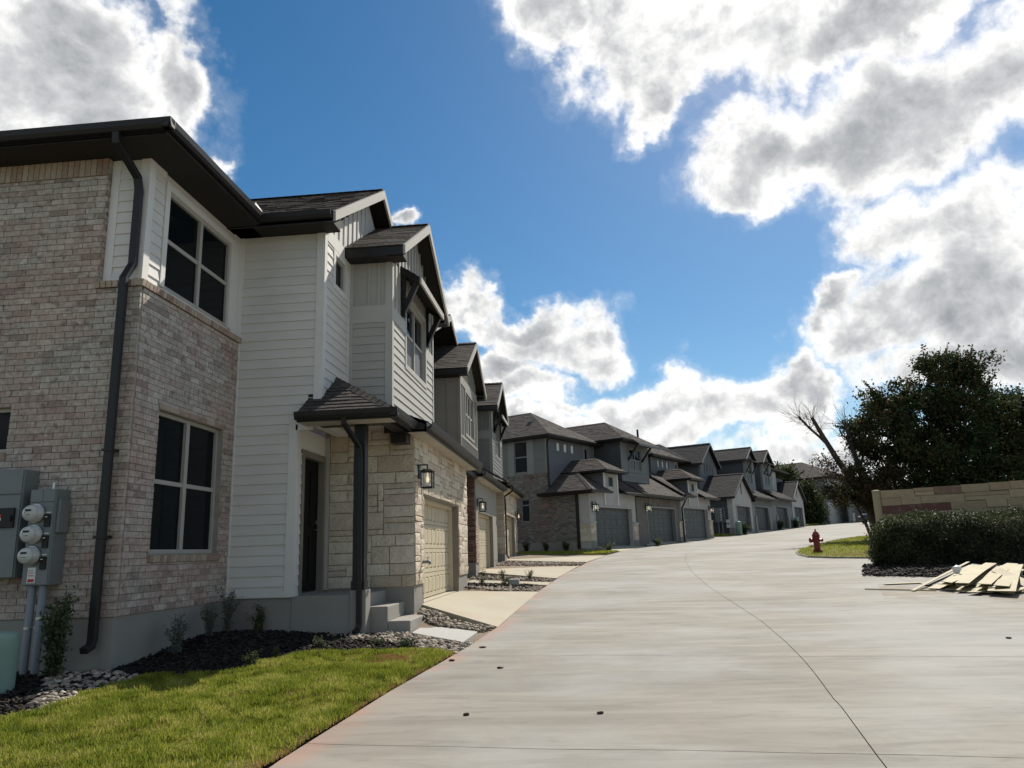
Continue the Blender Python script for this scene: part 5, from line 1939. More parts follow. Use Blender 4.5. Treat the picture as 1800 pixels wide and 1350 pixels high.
def upper_gable(t, u0, u1, x, base, eave, apex, mat, win, braced, half=None):
    w = W('x', x)
    m = (u0 + u1) / 2
    wall(t, w, u0, u1, base, eave, [win] if win else [], mat)
    obj('gable_wall', MB().prism([(x, u0, eave), (x, u1, eave), (x, m, apex - .12)], (-.15, 0, 0)), mat, t)
    battens(t, w, u0 + .2, u1 - .2, eave, 99, .33, mat, each=False, top=lambda a: apex - .25 - abs(a - m) * (apex - eave) / ((u1 - u0) / 2 + .1))
    lap(t, w, u0, u1, base, eave, [win] if win else [], mat, each=False, expo=.17)
    if win:
        window(t, w, *win, cols=2, rows=2, d=-.02, frame='frame_dark', low='screen', trim='slate_dark', tw=.1)
    boxes(t, 'side_wall', 'slate_dark', None, [(-9, x - .16, u0, u0 + .15, base, eave + .1), (-9, x - .16, u1 - .15, u1, base, eave + .1)])
    gable(t, x + .30, -8, m, half or (u1 - u0) / 2 + .35, eave + .05, apex, ret=0, barge='grey_siding')
    if braced:
        for a in (win[0] - .35, win[1] + .35):
            obj('awning_brace', MB().sweep([(x + .03, a, win[3] - .65), (x + .6, a, win[3] + .30)], [(-.06, -.05), (.06, -.05), (.06, .05), (-.06, .05)], (0, 1, 0)), 'bronze', t)
        roof_face(t, [(x + .65, win[0] - .5, win[3] + .3), (x + .65, win[1] + .5, win[3] + .3), (x, win[1] + .5, win[3] + .7), (x, win[0] - .5, win[3] + .7)], under='soffit')


def low_front(t, u0, u1, g0, g1, base, mat, roof_to, eave):
    w = W('x', -.05)
    wall(t, w, u0, u1, base - .5, eave, [(g0, g1, base - .6, base + 1.95)], mat)
    battens(t, w, u0 + .1, u1 - .1, base + 2.1, eave, .3, mat, each=False)
    garage_door(t, w, g0, g1, base + .01, base + 1.95, -.2, 'door_blue', 6, 4, False)
    jb = MB()
    w.box(jb, g0 - .1, g0, -.2, .04, base, base + 2.05)
    w.box(jb, g1, g1 + .1, -.2, .04, base, base + 2.05)
    w.box(jb, g0, g1, -.2, .04, base + 1.951, base + 2.1)
    obj('door_trim', jb, 'grey_siding', t)
    roof_face(t, [(.45, u0, eave), (.45, u1, eave), (roof_to, u1, eave + .6 * (.45 - roof_to)), (roof_to, u0, eave + .6 * (.45 - roof_to))], under='soffit')
    gutter(t, (.45, u0, eave - .13), (.45, u1, eave - .13), (1, 0, 0))
    obj('fascia', MB().box(.40, .45, u0, u1, eave - .16, eave - .02), 'bronze', t)
    for a in (g0 - .55, g1 + .15):
        obj('pier', MB().box(-.3, .06, a, a + .4, base - .5, base + 1.15), 'stone_mortar', t)


steep_garage(T1, -1.0, 4.7, 0, 3.95, 2.50, 7.05, 5.15)
upper_gable(T1, -.2, 4.2, -2.5, 4.8, 7.9, 9.75, 'slate', None, False)
small_windows(T1, W('x', -2.47), [.95, 1.75, 2.5], 7.35, 7.95, .45, 'slate')
hip(T1, -13, -3.2, -1.4, 5.2, 8.1, .60, faces='flr')
obj('end_wall', MB().box(-11, -.4, -1.05, -.9, 1.8, 5.0), 'slate_dark', T1)
obj('vent_pipe', MB().tube([(-7.5, -.4, 9.0), (-7.5, -.4, 11.2)], .09, 8), 'bronze', T1)
low_front(T2, 4.7, 12.2, 6.05, 10.4, 2.62, 'grey_siding', -1.0, 5.35)
upper_gable(T2, 7.7, 10.8, -1.0, 5.6, 8.75, 10.0, 'grey_siding', (8.3, 9.7, 6.9, 8.3), True)
hip(T2, -13, -3.5, 4.4, 12.2, 8.2, .6, faces='flr')
low_front(T3, 12.2, 20.6, 13.9, 18.2, 2.85, 'grey_siding', -1.0, 5.6)
upper_gable(T3, 13.8, 17.6, -1.0, 5.9, 8.95, 10.35, 'grey_siding', (14.8, 16.3, 7.1, 8.55), True)
hip(T3, -13, -3.5, 12.2, 20.5, 8.4, .6, faces='flr')
steep_garage(T4, 20.7, 26.6, 21.5, 25.6, 3.10, 7.75, 5.85)
wall(T4, W('x', -1.6), 18.2, 22.2, 6.0, 8.9, [], 'stucco')
small_windows(T4, W('x', -1.58), [19.0, 19.9], 7.75, 8.4, .5, 'stucco')
obj('upper_block', MB().box(-9, -1.77, 20.6, 26.0, 3.0, 8.2), 'slate_dark', T4)
hip(T4, -13, -1.2, 18.0, 26.6, 8.9, .5, faces='flr')
obj('end_wall', MB().box(-11, -.4, 26.4, 26.55, 2.4, 5.7), 'slate_dark', T4)

# last house up the lane
ROOF[0] = 'shingle'
B4 = Frame(33.4, 97, 40)
H4 = B4.thing('apartment_house', 'far hip roofed house closing the lane behind the dark tree', 'house', (-4, 4, 3.5))
wall(H4, W('y', -3), -14, -1.5, 3.0, 9.3, [(-6, -5, 7, 8.6)], 'sage')
wall(H4, W('x', -1.5), -3, 6.0, 3.0, 9.3, [(0, 1.3, 7.0, 8.5)], 'stucco')
window(H4, W('x', -1.5), 0, 1.3, 7.0, 8.5, d=-.03, frame='frame_dark')
window(H4, W('y', -3), -6, -5, 7.0, 8.6, d=-.03, frame='frame_dark')
hip(H4, -14.5, -1.0, -3.6, 6.6, 9.35, .5, faces='flr')
garage_low(H4, 1.2, 4.8, 0, 'grey_siding', [(.4, 1.1)], 'door_grey', -.5, 6.0, base=3.6)
hip(H4, -4, .5, -1.0, 6.5, 6.4, .5, faces='flr')
bricks(H4, W('y', -3), -10, -1.55, 3.05, 5.2, [], 'brick_row', L=.5, H=.16)

# ------------------------------------------------------------------ paving and grass strips up the lane
def to_lane(fr, u):
    v = 0.0
    for i in range(400):
        p = fr.world((v, u, 0))
        if p.x > edge(p.y):
            break
        v += .02
    return v


def drive(fr, u0, u1, zb):
    a, b = to_lane(fr, u0), to_lane(fr, u1)
    P = [fr.world((-.2, u0, zb)), fr.world((a, u0 - .5, 0)), fr.world((b, u1 + .5, 0)), fr.world((-.2, u1, zb))]
    P[1].z, P[2].z = Z(P[1].y) + .008, Z(P[2].y) + .008
    pour('driveway', [tuple(p) for p in P], .15)


for u0, u1, zb in ((.1, 4.5, 1.70), (6.4, 10.7, 1.85), (11.9, 16.5, 1.98)):
    drive(B2, u0, u1, zb)
for u0, u1, zb in ((-.1, 4.1, 2.50), (5.9, 10.5, 2.63), (13.8, 18.3, 2.86), (21.4, 25.7, 3.1)):
    drive(B3, u0, u1, zb)


def grass_patch(poly, lift, n, h, w, label=None, mat='grass', dryspot=None):
    p = np.array(poly)
    lo, hi = p.min(0), p.max(0)
    xs, ys = np.linspace(lo[0], hi[0], 40), np.linspace(lo[1], hi[1], 40)
    mb = MB()
    c = [(x, y, float(zr(y)) + lift) for x, y in poly]
    mb.prism([(x, y, z - .12) for x, y, z in c], (0, 0, .12))
    structure(obj('lawn', mb, 'turf', None))
    q = poly_points(poly, n, g1)
    if dryspot is not None:
        d = np.exp(-((q[:, 0] - dryspot[0]) / dryspot[2]) ** 2 - ((q[:, 1] - dryspot[1]) / dryspot[3]) ** 2)
        m = g1.uniform(0, 1, n) < d * 1.2
        blades('dry_grass', q[m], zr(q[m][:, 1]) + lift, h * .4, h * .8, w, 'grass_dry', g1)
        q = q[~m]
    blades('grass', q, zr(q[:, 1]) + lift, h * .5, h, w, 'grass', g1)


ISL = [(7.66, 26.8), (7.75, 28.2), (8.15, 30.0), (8.75, 31.7), (10.4, 35.4), (13.0, 40.4), (15.6, 44.5), (19, 46.5), (26, 46.5), (26, 24.9), (9.15, 25.15), (8.2, 25.9)]
grass_patch(ISL, .05, 60000, .07, .022, dryspot=(10.2, 26.9, 2.0, .8))
cb = MB()
pc = [Vector((x, y, 0)) for x, y in ISL[:7]]
rim = [ISL[9], ISL[10], ISL[11]] + ISL[:8]
cb.sweep([(x, y, Z(y) + .02) for x, y in rim], [(-.07, -.06), (.09, -.06), (.09, .02), (-.05, .06)], (0, 0, 1)) if False else None
for i in range(len(rim) - 1):
    (xa, ya), (xb, yb) = rim[i], rim[i + 1]
    d = Vector((xb - xa, yb - ya, 0)).normalized()
    nrm = Vector((-d.y, d.x, 0))
    A, B_ = Vector((xa, ya, Z(ya))), Vector((xb, yb, Z(yb)))
    cb.prism([A - nrm * .10, A + nrm * .06, A + nrm * .03 + Vector((0, 0, .045)), A - nrm * .05 + Vector((0, 0, .04))], B_ - A)
structure(obj('kerb', cb, 'road', None))
p = [B2.world((-5, -1.0, 0)), B2.world((to_lane(B2, -1.0), -.9, 0)), (1.0, 34.3, 0), (-3.1, 35.2, 0)]
grass_patch([(q[0], q[1]) for q in p], .05, 9000, .07, .03)
p = [B3.world((-1.2, -4.4, 0)), B3.world((to_lane(B3, -4.2) - .1, -4.2, 0)), B3.world((to_lane(B3, -.6) - .1, -.6, 0)), B3.world((-.2, -1.1, 0)), B3.world((-1.2, -1.1, 0))]
grass_patch([(q[0], q[1]) for q in p], .07, 5000, .08, .05)
p = [B3.world((-.2, 27.2, 0)), B3.world((to_lane(B3, 27.2) - .1, 27.2, 0)), B3.world((to_lane(B3, 34) - .1, 34, 0)), B3.world((-1.5, 34, 0))]
grass_patch([(q[0], q[1]) for q in p], .10, 5000, .10, .07)
structure(obj('mulch_bed', MB().prism([(6.75, 18.7, Z(18.7) - .05), (8.2, 17.6, Z(17.6) - .05), (16, 18.5, Z(18.5) - .05), (16, 24.3, Z(24.3) - .05), (8.9, 24.3, Z(24.3) - .05), (7.9, 21.8, Z(21.8) - .05)], (0, 0, .075)), 'mulch', None))
q = poly_points([(6.5, 18.6), (8.2, 17.4), (14, 18.2), (14, 21.8), (7.8, 22.2)], 5200, g1)
chips('mulch', q, zr(q[:, 1]) + .01, .03, .11, 'mulch', g1)
q = poly_points([(-3.0, 18.7), (-1.45, 18.25), (-1.15, 18.75), (-1.4, 19.0), (-3.0, 19.45)], 900, g1)
chips('mulch', q, zg(q[:, 0], q[:, 1]), .03, .08, 'mulch', g1)
sheet('sandy_patch', np.linspace(0, 1, 30), np.linspace(0, 1, 24), lambda s, t: (4.9 + 3.4 * t * 0 + 8 * s + 1.2 * t, 13.1 + 3.6 * t - .9 * s + .35 * np.sin(s * 9) * (1 - t) + .2 * np.sin(s * 23) * (1 - t)), lambda x, y: zr(y) + .006, 'sand_film', 'structure')

# ------------------------------------------------------------------ front steps
st = WORLD.thing('concrete_steps', 'two grey concrete entry steps beside the stone garage corner', 'steps', (-2.95, 11.6, .45))
obj('step', MB().box(-3.24, -2.94, 11.16, 12.22, .3, .865), 'foundation', st, bevel=.012)
obj('step', MB().box(-2.935, -2.60, 11.16, 12.22, .3, .655), 'foundation', st, bevel=.012)

# ------------------------------------------------------------------ electric gear on the brick wall
ec = WORLD.thing('electrical_cabinet', 'large grey steel cabinet with a black breaker plate on the brick wall', 'electrical cabinet', (-6.8, 8.24, 1.5))
obj('cabinet_body', MB().box(-7.25, -6.40, 8.00, 8.235, 1.49, 2.72), 'elec', ec, bevel=.01)
obj('cabinet_door', MB().box(-7.24, -6.41, 7.982, 7.999, 1.50, 2.42), 'elec', ec, bevel=.004)
obj('cabinet_cover', MB().box(-7.24, -6.41, 7.982, 7.999, 2.435, 2.71), 'elec', ec, bevel=.004)
bp = obj('breaker_plate', MB().box(-6.76, -6.45, 7.955, 7.981, 2.05, 2.275), 'black', ec, bevel=.004)
obj('breaker_handle', MB().box(-6.50, -6.47, 7.935, 7.954, 2.12, 2.19), 'black', bp)
obj('warning_label', MB().box(-6.655, -6.60, 7.952, 7.9545, 2.135, 2.165), 'white', bp)
obj('warning_label', MB().box(-6.655, -6.60, 7.952, 7.9545, 2.167, 2.205), 'label_red', bp)
mt = WORLD.thing('meter_panel', 'grey steel panel with three round electric meters and two conduits below', 'electric meter', (-6.13, 8.24, 1.4))
obj('panel_body', MB().box(-6.295, -5.985, 8.00, 8.235, 1.40, 2.475), 'elec', mt, bevel=.008)
boxes(mt, 'panel_cover', 'elec', None, [(-6.288, -6.14, 7.985, 7.999, 2.33, 2.465), (-6.135, -5.992, 7.985, 7.999, 2.33, 2.465)], bevel=.003)
obj('panel_cover', MB().box(-6.288, -5.992, 7.985, 7.999, 1.41, 2.322), 'elec', mt, bevel=.003)
obj('wireway', MB().box(-5.983, -5.945, 8.03, 8.19, 1.98, 2.36), 'elec', mt, bevel=.004)
for z in (2.20, 1.965, 1.73):
    m = obj('meter', MB().lathe([(.098, .13), (.098, .05), (.09, .045), (.088, -.005), (.08, -.022), (.03, -.026), (.001, -.026)], (-6.185, 7.87, z), 28, 'y'), 'meterglass', mt, smooth=True)
    obj('meter_ring', MB().lathe([(.106, .02), (.106, -.005), (.09, -.008), (.09, .02)], (-6.185, 7.955, z), 28, 'y'), 'zinc', m)
    obj('meter_display', MB().box(-6.225, -6.155, 7.838, 7.842, z + .02, z + .042).box(-6.21, -6.20, 7.838, 7.842, z - .02, z - .012).box(-6.185, -6.165, 7.838, 7.842, z - .02, z - .012).box(-6.235, -6.23, 7.842, 7.846, z - .0, z + .01), 'black', m)
    br = obj('breaker', MB().box(-6.083, -6.013, 7.965, 7.984, z - .155, z - .015), 'black', mt, bevel=.003)
    obj('breaker_tag', MB().box(-6.075, -6.045, 7.963, 7.9648, z - .048, z - .038), 'white', br)
    obj('tag', MB().box(-6.075, -6.02, 7.981, 7.9845, z + .0, z + .014), 'white', mt)
lb = obj('label', MB().box(-6.225, -6.13, 7.981, 7.9845, 1.43, 1.60), 'white', mt)
obj('label_print', MB().box(-6.215, -6.14, 7.979, 7.9805, 1.44, 1.475).box(-6.215, -6.145, 7.979, 7.9805, 1.505, 1.515).box(-6.215, -6.15, 7.979, 7.9805, 1.535, 1.542).box(-6.215, -6.16, 7.979, 7.9805, 1.56, 1.567), 'label_red', lb)
for x in (-6.20, -6.07):
    cd = obj('conduit', MB().tube([(x, 8.05, 1.41), (x, 8.05, .5), (x, 8.05, .2)], .042, 14), 'pvc', mt, smooth=True)
    zs = .93 if x < -6.1 else 1.03
    obj('strap', MB().tube([(x, 8.05, zs), (x, 8.05, zs + .03)], .047, 14).box(x + .03, x + .12, 8.06, 8.09, zs + .003, zs + .027), 'zinc', cd)
obj('hub', MB().tube([(-6.12, 8.12, 2.474), (-6.12, 8.12, 2.56)], .022, 10), 'zinc', mt)
pd = tag(obj('utility_pedestal', MB().lathe([(.165, -.1), (.17, .0), (.178, .5), (.176, .58), (.16, .625), (.12, .648), (.02, .655)], (-5.90, 7.28, .33), 28), 'pedestal', None, smooth=True, loc=(-5.90, 7.28, .33)),
         'pale green plastic utility pedestal in the mulch below the meters', 'utility pedestal')
obj('pedestal_collar', MB().lathe([(.185, -.02), (.19, .0), (.19, .06), (.18, .07)], (-5.90, 7.28, .33), 28), 'pedestal', pd, smooth=True)

fc = WORLD.thing('hose_faucet', 'small metal hose faucet on the stone garage jamb', 'faucet', (-2.78, 12.75, 1.47))
obj('faucet_body', MB().tube([(-2.80, 12.76, 1.47), (-2.70, 12.76, 1.47), (-2.64, 12.76, 1.47), (-2.62, 12.76, 1.43)], [.025, .025, .03, .022], 10), 'elec', fc, smooth=True)
obj('faucet_handle', MB().lathe([(.035, 0), (.04, .008), (.035, .016)], (-2.66, 12.76, 1.53), 10).tube([(-2.66, 12.76, 1.47), (-2.66, 12.76, 1.54)], .009, 8), 'zinc', fc)

# ------------------------------------------------------------------ hydrant
HX, HY = 8.57, 28.8
HZ = Z(HY) + .06
hy = WORLD.thing('fire_hydrant', 'red fire hydrant at the tip of the grass island', 'fire hydrant', (HX, HY, HZ))
hc = (HX, HY, HZ)
obj('base_flange', MB().lathe([(.17, -.1), (.17, .06), (.15, .09), (.13, .10)], hc, 16), 'hydrant_dark', hy, smooth=False)
obj('barrel', MB().lathe([(.115, .08), (.112, .50), (.135, .52), (.135, .56), (.12, .58)], hc, 18), 'hydrant', hy, smooth=False)
bn = obj('bonnet', MB().lathe([(.14, .58), (.14, .61), (.12, .66), (.09, .72), (.05, .76), (.03, .77)], hc, 18), 'hydrant', hy, smooth=True)
obj('operating_nut', MB().lathe([(.03, .77), (.03, .83), (.015, .85)], hc, 5), 'hydrant', bn)
obj('hose_nozzle', MB().tube([(HX - .1, HY, HZ + .44), (HX - .19, HY, HZ + .44)], .075, 12).tube([(HX - .19, HY, HZ + .44), (HX - .25, HY, HZ + .44)], .09, 8), 'hydrant', hy)
obj('hose_nozzle', MB().tube([(HX, HY - .1, HZ + .44), (HX, HY - .18, HZ + .44)], .055, 12).tube([(HX, HY - .18, HZ + .44), (HX, HY - .22, HZ + .44)], .065, 6), 'hydrant', hy)
obj('hose_nozzle', MB().tube([(HX + .1, HY, HZ + .44), (HX + .19, HY, HZ + .44)], .055, 12).tube([(HX + .19, HY, HZ + .44), (HX + .23, HY, HZ + .44)], .065, 6), 'hydrant', hy)

# ------------------------------------------------------------------ block wall behind the hedge
FN = Frame(9.46, 24.6, 13.5)
fw2 = FN.thing('block_wall', 'tan stone block wall with scattered maroon blocks behind the hedge', 'wall', (4, 0, .9))
rb = random.Random(4)
for r in range(9):
    x = 0.0
    while x < 12.5:
        L = rb.choice([.38, .55, .75, .95, 1.2])
        L = min(L, 12.5 - x)
        if L < .15:
            break
        split = rb.random() < .3
        for k in range(2 if split else 1):
            h = .245 / (2 if split else 1)
            z = .86 + r * .247 + k * h
            piece('block', 'fence_stone', fw2, (x + L / 2, 0.0, z + h / 2 + .024 * x), (L - .014, .16 + rb.uniform(-.012, .016), h - .012))
        x += L
obj('wall_core', MB().prism([(.05, -.065, .8), (12.4, -.065, .9), (12.4, -.065, 3.34), (.05, -.065, 3.06)], (0, .13, 0)), 'fence_core', fw2)
fp = FN.thing('fence_post', 'cream rounded end post left of the stone block wall', 'post', (-.12, 0, .9))
obj('post_shaft', MB().lathe([(.115, 0), (.115, 2.14), (.10, 2.17)], (-.13, -.02, .9), 16), 'fence_post', fp, smooth=False)
obj('post_cap', MB().lathe([(.125, 2.14), (.125, 2.18), (.06, 2.20), (.01, 2.205)], (-.13, -.02, .9), 16), 'fence_post', fp)

# ------------------------------------------------------------------ heap of siding offcuts
def board(a, b, w, mat, label, group, roll=0.0, bend=0.0, th=.012, name='board_offcut', cutend=0.0):
    a, b = Vector(a), Vector(b)
    t = (b - a).normalized()
    s = t.cross(Vector((0, 0, 1))).normalized()
    s = (s * math.cos(roll) + Vector((0, 0, 1)) * math.sin(roll)).normalized()
    up = s.cross(t).normalized()
    mb = MB()
    n = 5
    vs = []
    for i in range(n + 1):
        f = i / n
        c = a.lerp(b, f) + up * (bend * math.sin(f * math.pi)) + t * 0
        sk = t * cutend * (1 - f)
        vs += [c - s * w / 2 - up * th / 2 + sk, c + s * w / 2 - up * th / 2 - sk, c + s * w / 2 + up * th / 2 - sk, c - s * w / 2 + up * th / 2 + sk]
    fs = [(0, 3, 2, 1), tuple(4 * n + k for k in (0, 1, 2, 3))]
    for i in range(n):
        for k in range(4):
            fs.append((4 * i + k, 4 * i + (k + 1) % 4, 4 * i + 4 + (k + 1) % 4, 4 * i + 4 + k))
    mb.add(vs, fs)
    return tag(obj(name, mb, mat, None, loc=tuple((a + b) / 2)), label, 'board', group)


gb = 'siding offcuts heaped by the hedge'
GZ = lambda y, h: Z(y) + h
board((6.75, 15.9, GZ(15.9, .03)), (9.3, 19.0, GZ(19.0, .16)), .24, 'board_grey', 'long grey board lying along the far left edge of the offcut heap', gb, -.15)
board((6.1, 15.0, GZ(15.0, .02)), (8.9, 18.6, GZ(18.6, .26)), .07, 'board', 'thin cream strip sloping along the left side of the offcut heap', gb)
board((5.45, 15.6, GZ(15.6, .015)), (6.5, 14.95, GZ(14.95, .015)), .035, 'board', 'thin strip flat on the concrete pointing left from the heap', gb, th=.02)
board((6.2, 16.5, GZ(16.5, .015)), (7.3, 16.6, GZ(16.6, .015)), .26, 'board', 'single cream board lying flat by the mulch edge left of the heap', gb, cutend=.12)
plain = 'cream siding offcut lying in the fanned heap beside the hedge'
rb = random.Random(8)
for i in range(17):
    f = i / 16
    na = Vector((6.55 + .62 * f + rb.uniform(-.03, .03), 15.05 - 1.15 * f + rb.uniform(-.10, .10), 0))
    nb = Vector((8.75 + .75 * f + rb.uniform(-.10, .10), 18.0 - .3 * f + rb.uniform(-.2, .2), 0))
    if i % 4 == 1:
        na = na.lerp(nb, .18)
    h = .03 + .045 * (i % 4) + rb.uniform(0, .012)
    na.z, nb.z = GZ(na.y, h), GZ(nb.y, h + rb.uniform(.05, .10))
    board(na, nb, rb.choice([.21, .21, .16, .23]), 'board', plain, gb, rb.uniform(-.10, .02), rb.uniform(-.02, .03), cutend=rb.uniform(-.10, .10))
for i in range(6):
    na = Vector((6.7 + rb.uniform(0, .5), 14.9 - rb.uniform(0, 1.1), 0))
    an = math.radians(rb.uniform(30, 75))
    nb = na + Vector((math.cos(an), math.sin(an), 0)) * rb.uniform(.5, 1.4)
    na.z, nb.z = GZ(na.y, .025 + .01 * i), GZ(nb.y, .03 + .01 * i)
    board(na, nb, rb.choice([.2, .14]), 'board', plain, gb, rb.uniform(-.05, .05))
board((7.02, 13.72, GZ(13.7, .10)), (9.05, 17.1, GZ(17.1, .27)), .42, 'board', 'widest cream sheet on top at the near right of the heap', gb, .05, .03, cutend=.1)
board((8.0, 14.3, GZ(14.3, .02)), (8.0, 15.7, GZ(15.7, .30)), .20, 'board', 'cream board leaning the other way at the right end of the heap', gb, .2)
board((8.4, 14.5, GZ(14.5, .02)), (9.4, 17.0, GZ(17.0, .16)), .22, 'board_grey', 'grey board at the far right end of the offcut heap', gb, .1)
board((8.0, 12.6, GZ(12.6, .02)), (6.6, 12.55, GZ(12.55, .015)), .03, 'board_grey', 'broken brown stick lying on the sandy concrete at the right edge', None, th=.02, name='stick') if False else None
cr = tag(obj('crumpled_paper', (IV * (np.array([.085, .06, .085]) * (1 + .25 * np.sin(IV @ np.array([[9, 3, 5], [2, 8, 4], [5, 1, 9.]]))))  + np.array([7.55, 16.3, GZ(16.3, .27)]), IF), 'white', None, loc=(7.55, 16.3, GZ(16.3, .27))), 'crumpled white wrapping lying on the offcut heap', 'wrapping')
pb = WORLD.thing('paver_block', 'pale concrete block among the river rock between two driveways', 'block', (-1.78, 18.9, Z(18.9) + .02))
obj('block_body', MB().box(-1.92, -1.64, 18.8, 19.02, Z(18.9) - .03, Z(18.9) + .17), 'pad', pb, bevel=.015)

# litter on the lane
dg = 'clods and bark bits on the lane'
for i, (x, y, sx, sy, lab) in enumerate([(.06, 6.46, .045, .03, 'dark clod on the concrete, nearest of the bits in mid lane'), (-1.04, 6.47, .05, .025, 'small dead leaf on the concrete close to the lawn edge'),
                                         (-1.59, 8.93, .07, .022, 'bark chip on the concrete just off the lawn corner'), (-.97, 8.43, .06, .02, 'dark twig bit on the concrete right of the lawn corner'),
                                          
                                         (4.9, 9.6, .05, .035, 'dark clod on the right side of the lane'),  (-1.35, 9.8, .08, .02, 'bark strip near the river rock edge')]):
    o = obj('bark_chip', (IV * (1 + .35 * np.sin(IV[:, :1] * 9 + IV[:, 1:2] * 7 + i)) * np.array([sx * .55, sy * .6, .010]) + np.array([x, y, Z(y) + .01]), IF), 'leaf_dead', None, loc=(x, y, Z(y)))
    o.rotation_euler = (0, 0, 0)
    tag(o, lab, 'debris', dg)

# far meter bank, bins and pedestal by the third row
fm = B3.thing('meter_panel', 'grey meter bank with a column of meters at the third row end wall', 'electric meter', (-1.0, -1.06, 3.2))
wq = W('y', -1.06)
boxes(fm, 'panel_body', 'elec', wq, [(-1.35, -.62, 0, .22, 3.2, 4.3),])
for k in range(5):
    obj('meter', MB().lathe([(.07, .0), (.07, -.12), (.01, -.14)], (-.86, -1.28, 4.13 - k * .19), 12, 'y'), 'meterglass', fm)
    boxes(fm, 'breaker', 'black', wq, [(-.74, -.66, .22, .24, 4.07 - k * .19, 4.2 - k * .19),])
obj('conduit', MB().tube([(-1.15, -1.16, 3.2), (-1.15, -1.16, 2.3)], .06, 8), 'pvc', fm)
obj('conduit', MB().tube([(-.85, -1.16, 3.2), (-.85, -1.16, 2.3)], .06, 8), 'pvc', fm)
for z, nm in ((3.25, 'upper'), (2.9, 'lower')):
    tg = B3.thing('junction_box', 'pale square junction box, the %s of two right of the far meter bank' % nm, 'junction box', (-.42, -1.06, z), 'junction boxes on the dark end wall')
    boxes(tg, 'box_body', 'white', wq, [(-.55, -.30, 0, .12, z - .13, z + .13),])
for (u, v, lab) in ((-1.9, .55, 'grey green utility pedestal on the grass by the far meter bank'), (20.3, .35, 'green utility pedestal between the last two blue garages')):
    p = B3.world((v, u, 0))
    zb = Z(p.y)
    o = tag(obj('utility_pedestal', MB().lathe([(.22, -.1), (.23, .9), (.20, 1.0), (.05, 1.04)], (p.x, p.y, zb), 14), 'pedestal', None, smooth=True, loc=(p.x, p.y, zb)), lab, 'utility pedestal', 'utility pedestals by the third row')

# parked car far up the lane
CF = Frame(31.5, 83.0, 60)
cz = Z(83) + .02
car = CF.thing('parked_car', 'dark parked car half hidden behind the trunks far up the lane', 'car', (0, 0, cz))
prof = [(-2.2, .35), (-2.25, .75), (-2.0, 1.0), (-1.5, 1.08), (-.9, 1.55), (.9, 1.58), (1.7, 1.12), (2.2, .98), (2.25, .40)]
obj('body', MB().prism([(-.88, y, cz + z) for y, z in prof], (1.76, 0, 0)), 'car_paint', car, bevel=.06)
for s in (-1, 1):
    obj('side_window', MB().prism([(s * .885, -1.35, cz + 1.1), (s * .885, -.85, cz + 1.48), (s * .885, .85, cz + 1.5), (s * .885, 1.5, cz + 1.14)], (s * .01, 0, 0)), 'glass', car)
    for y in (-1.4, 1.4):
        wl = obj('wheel', MB().tube([(s * .70, y, cz + .33), (s * .90, y, cz + .33)], .33, 18), 'tyre', car)
        obj('rim', MB().tube([(s * .89, y, cz + .33), (s * .91, y, cz + .33)], .2, 12), 'zinc', wl)
obj('windscreen', MB().prism([(-.75, -1.47, cz + 1.12), (.75, -1.47, cz + 1.12), (.7, -.95, cz + 1.52), (-.7, -.95, cz + 1.52)], (0, -.02, .02)), 'glass', car)
for s in (-1, 1):
    obj('headlight', MB().box(s * .62 - .2, s * .62 + .2, -2.27, -2.20, cz + .72, cz + .86), 'white', car)

# ------------------------------------------------------------------ vegetation
def leaf_cloud(name, pts, size, mat, parent, g, aspect=.55, up=.25):
    n = len(pts)
    a = g.normal(size=(n, 3))
    a[:, 2] += up
    a /= np.linalg.norm(a, axis=1)[:, None]
    b = np.cross(a, g.normal(size=(n, 3)))
    b /= np.linalg.norm(b, axis=1)[:, None]
    c = np.cross(a, b)
    s = size * g.uniform(.55, 1.35, n)[:, None]
    l, w = b * s, c * s * aspect
    fold = a * s * .18
    v = np.empty((n, 4, 3))
    v[:, 0] = pts - l * .5
    v[:, 1] = pts - w * .5 + fold
    v[:, 2] = pts + l * .5
    v[:, 3] = pts + w * .5 + fold
    f = np.arange(n * 4).reshape(n, 4)
    return obj(name, (v.reshape(-1, 3), f), mat, parent)


def crown_pts(blobs, n, clumps, spread, g, shell=.55):
    """leaves gathered in clumps through ellipsoids; gaps stay between the clumps"""
    vol = np.array([b[3] * b[4] * b[5] for b in blobs])
    cnt = np.maximum(1, (clumps * vol / vol.sum())).astype(int)
    cs, rs = [], []
    for b, k in zip(blobs, cnt):
        d = g.normal(size=(k, 3))
        d /= np.linalg.norm(d, axis=1)[:, None]
        r = g.uniform(shell ** 3, 1.12, k) ** (1 / 3)
        cs.append(np.array(b[:3]) + d * r[:, None] * np.array(b[3:6]))
        rs.append(g.uniform(.6, 1.5, k))
    cs, rs = np.concatenate(cs), np.concatenate(rs)
    i = g.integers(0, len(cs), n)
    p = g.normal(size=(n, 3)) * spread * rs[i][:, None] * np.array([1, 1, .8])
    return cs[i] + p, cs


def wander(a, b, n, amp, g):
    a, b = np.array(a, float), np.array(b, float)
    out = [a + (b - a) * t + (g.normal(size=3) * amp if 0 < t < 1 else 0) for t in np.linspace(0, 1, n)]
    return [tuple(p) for p in out]


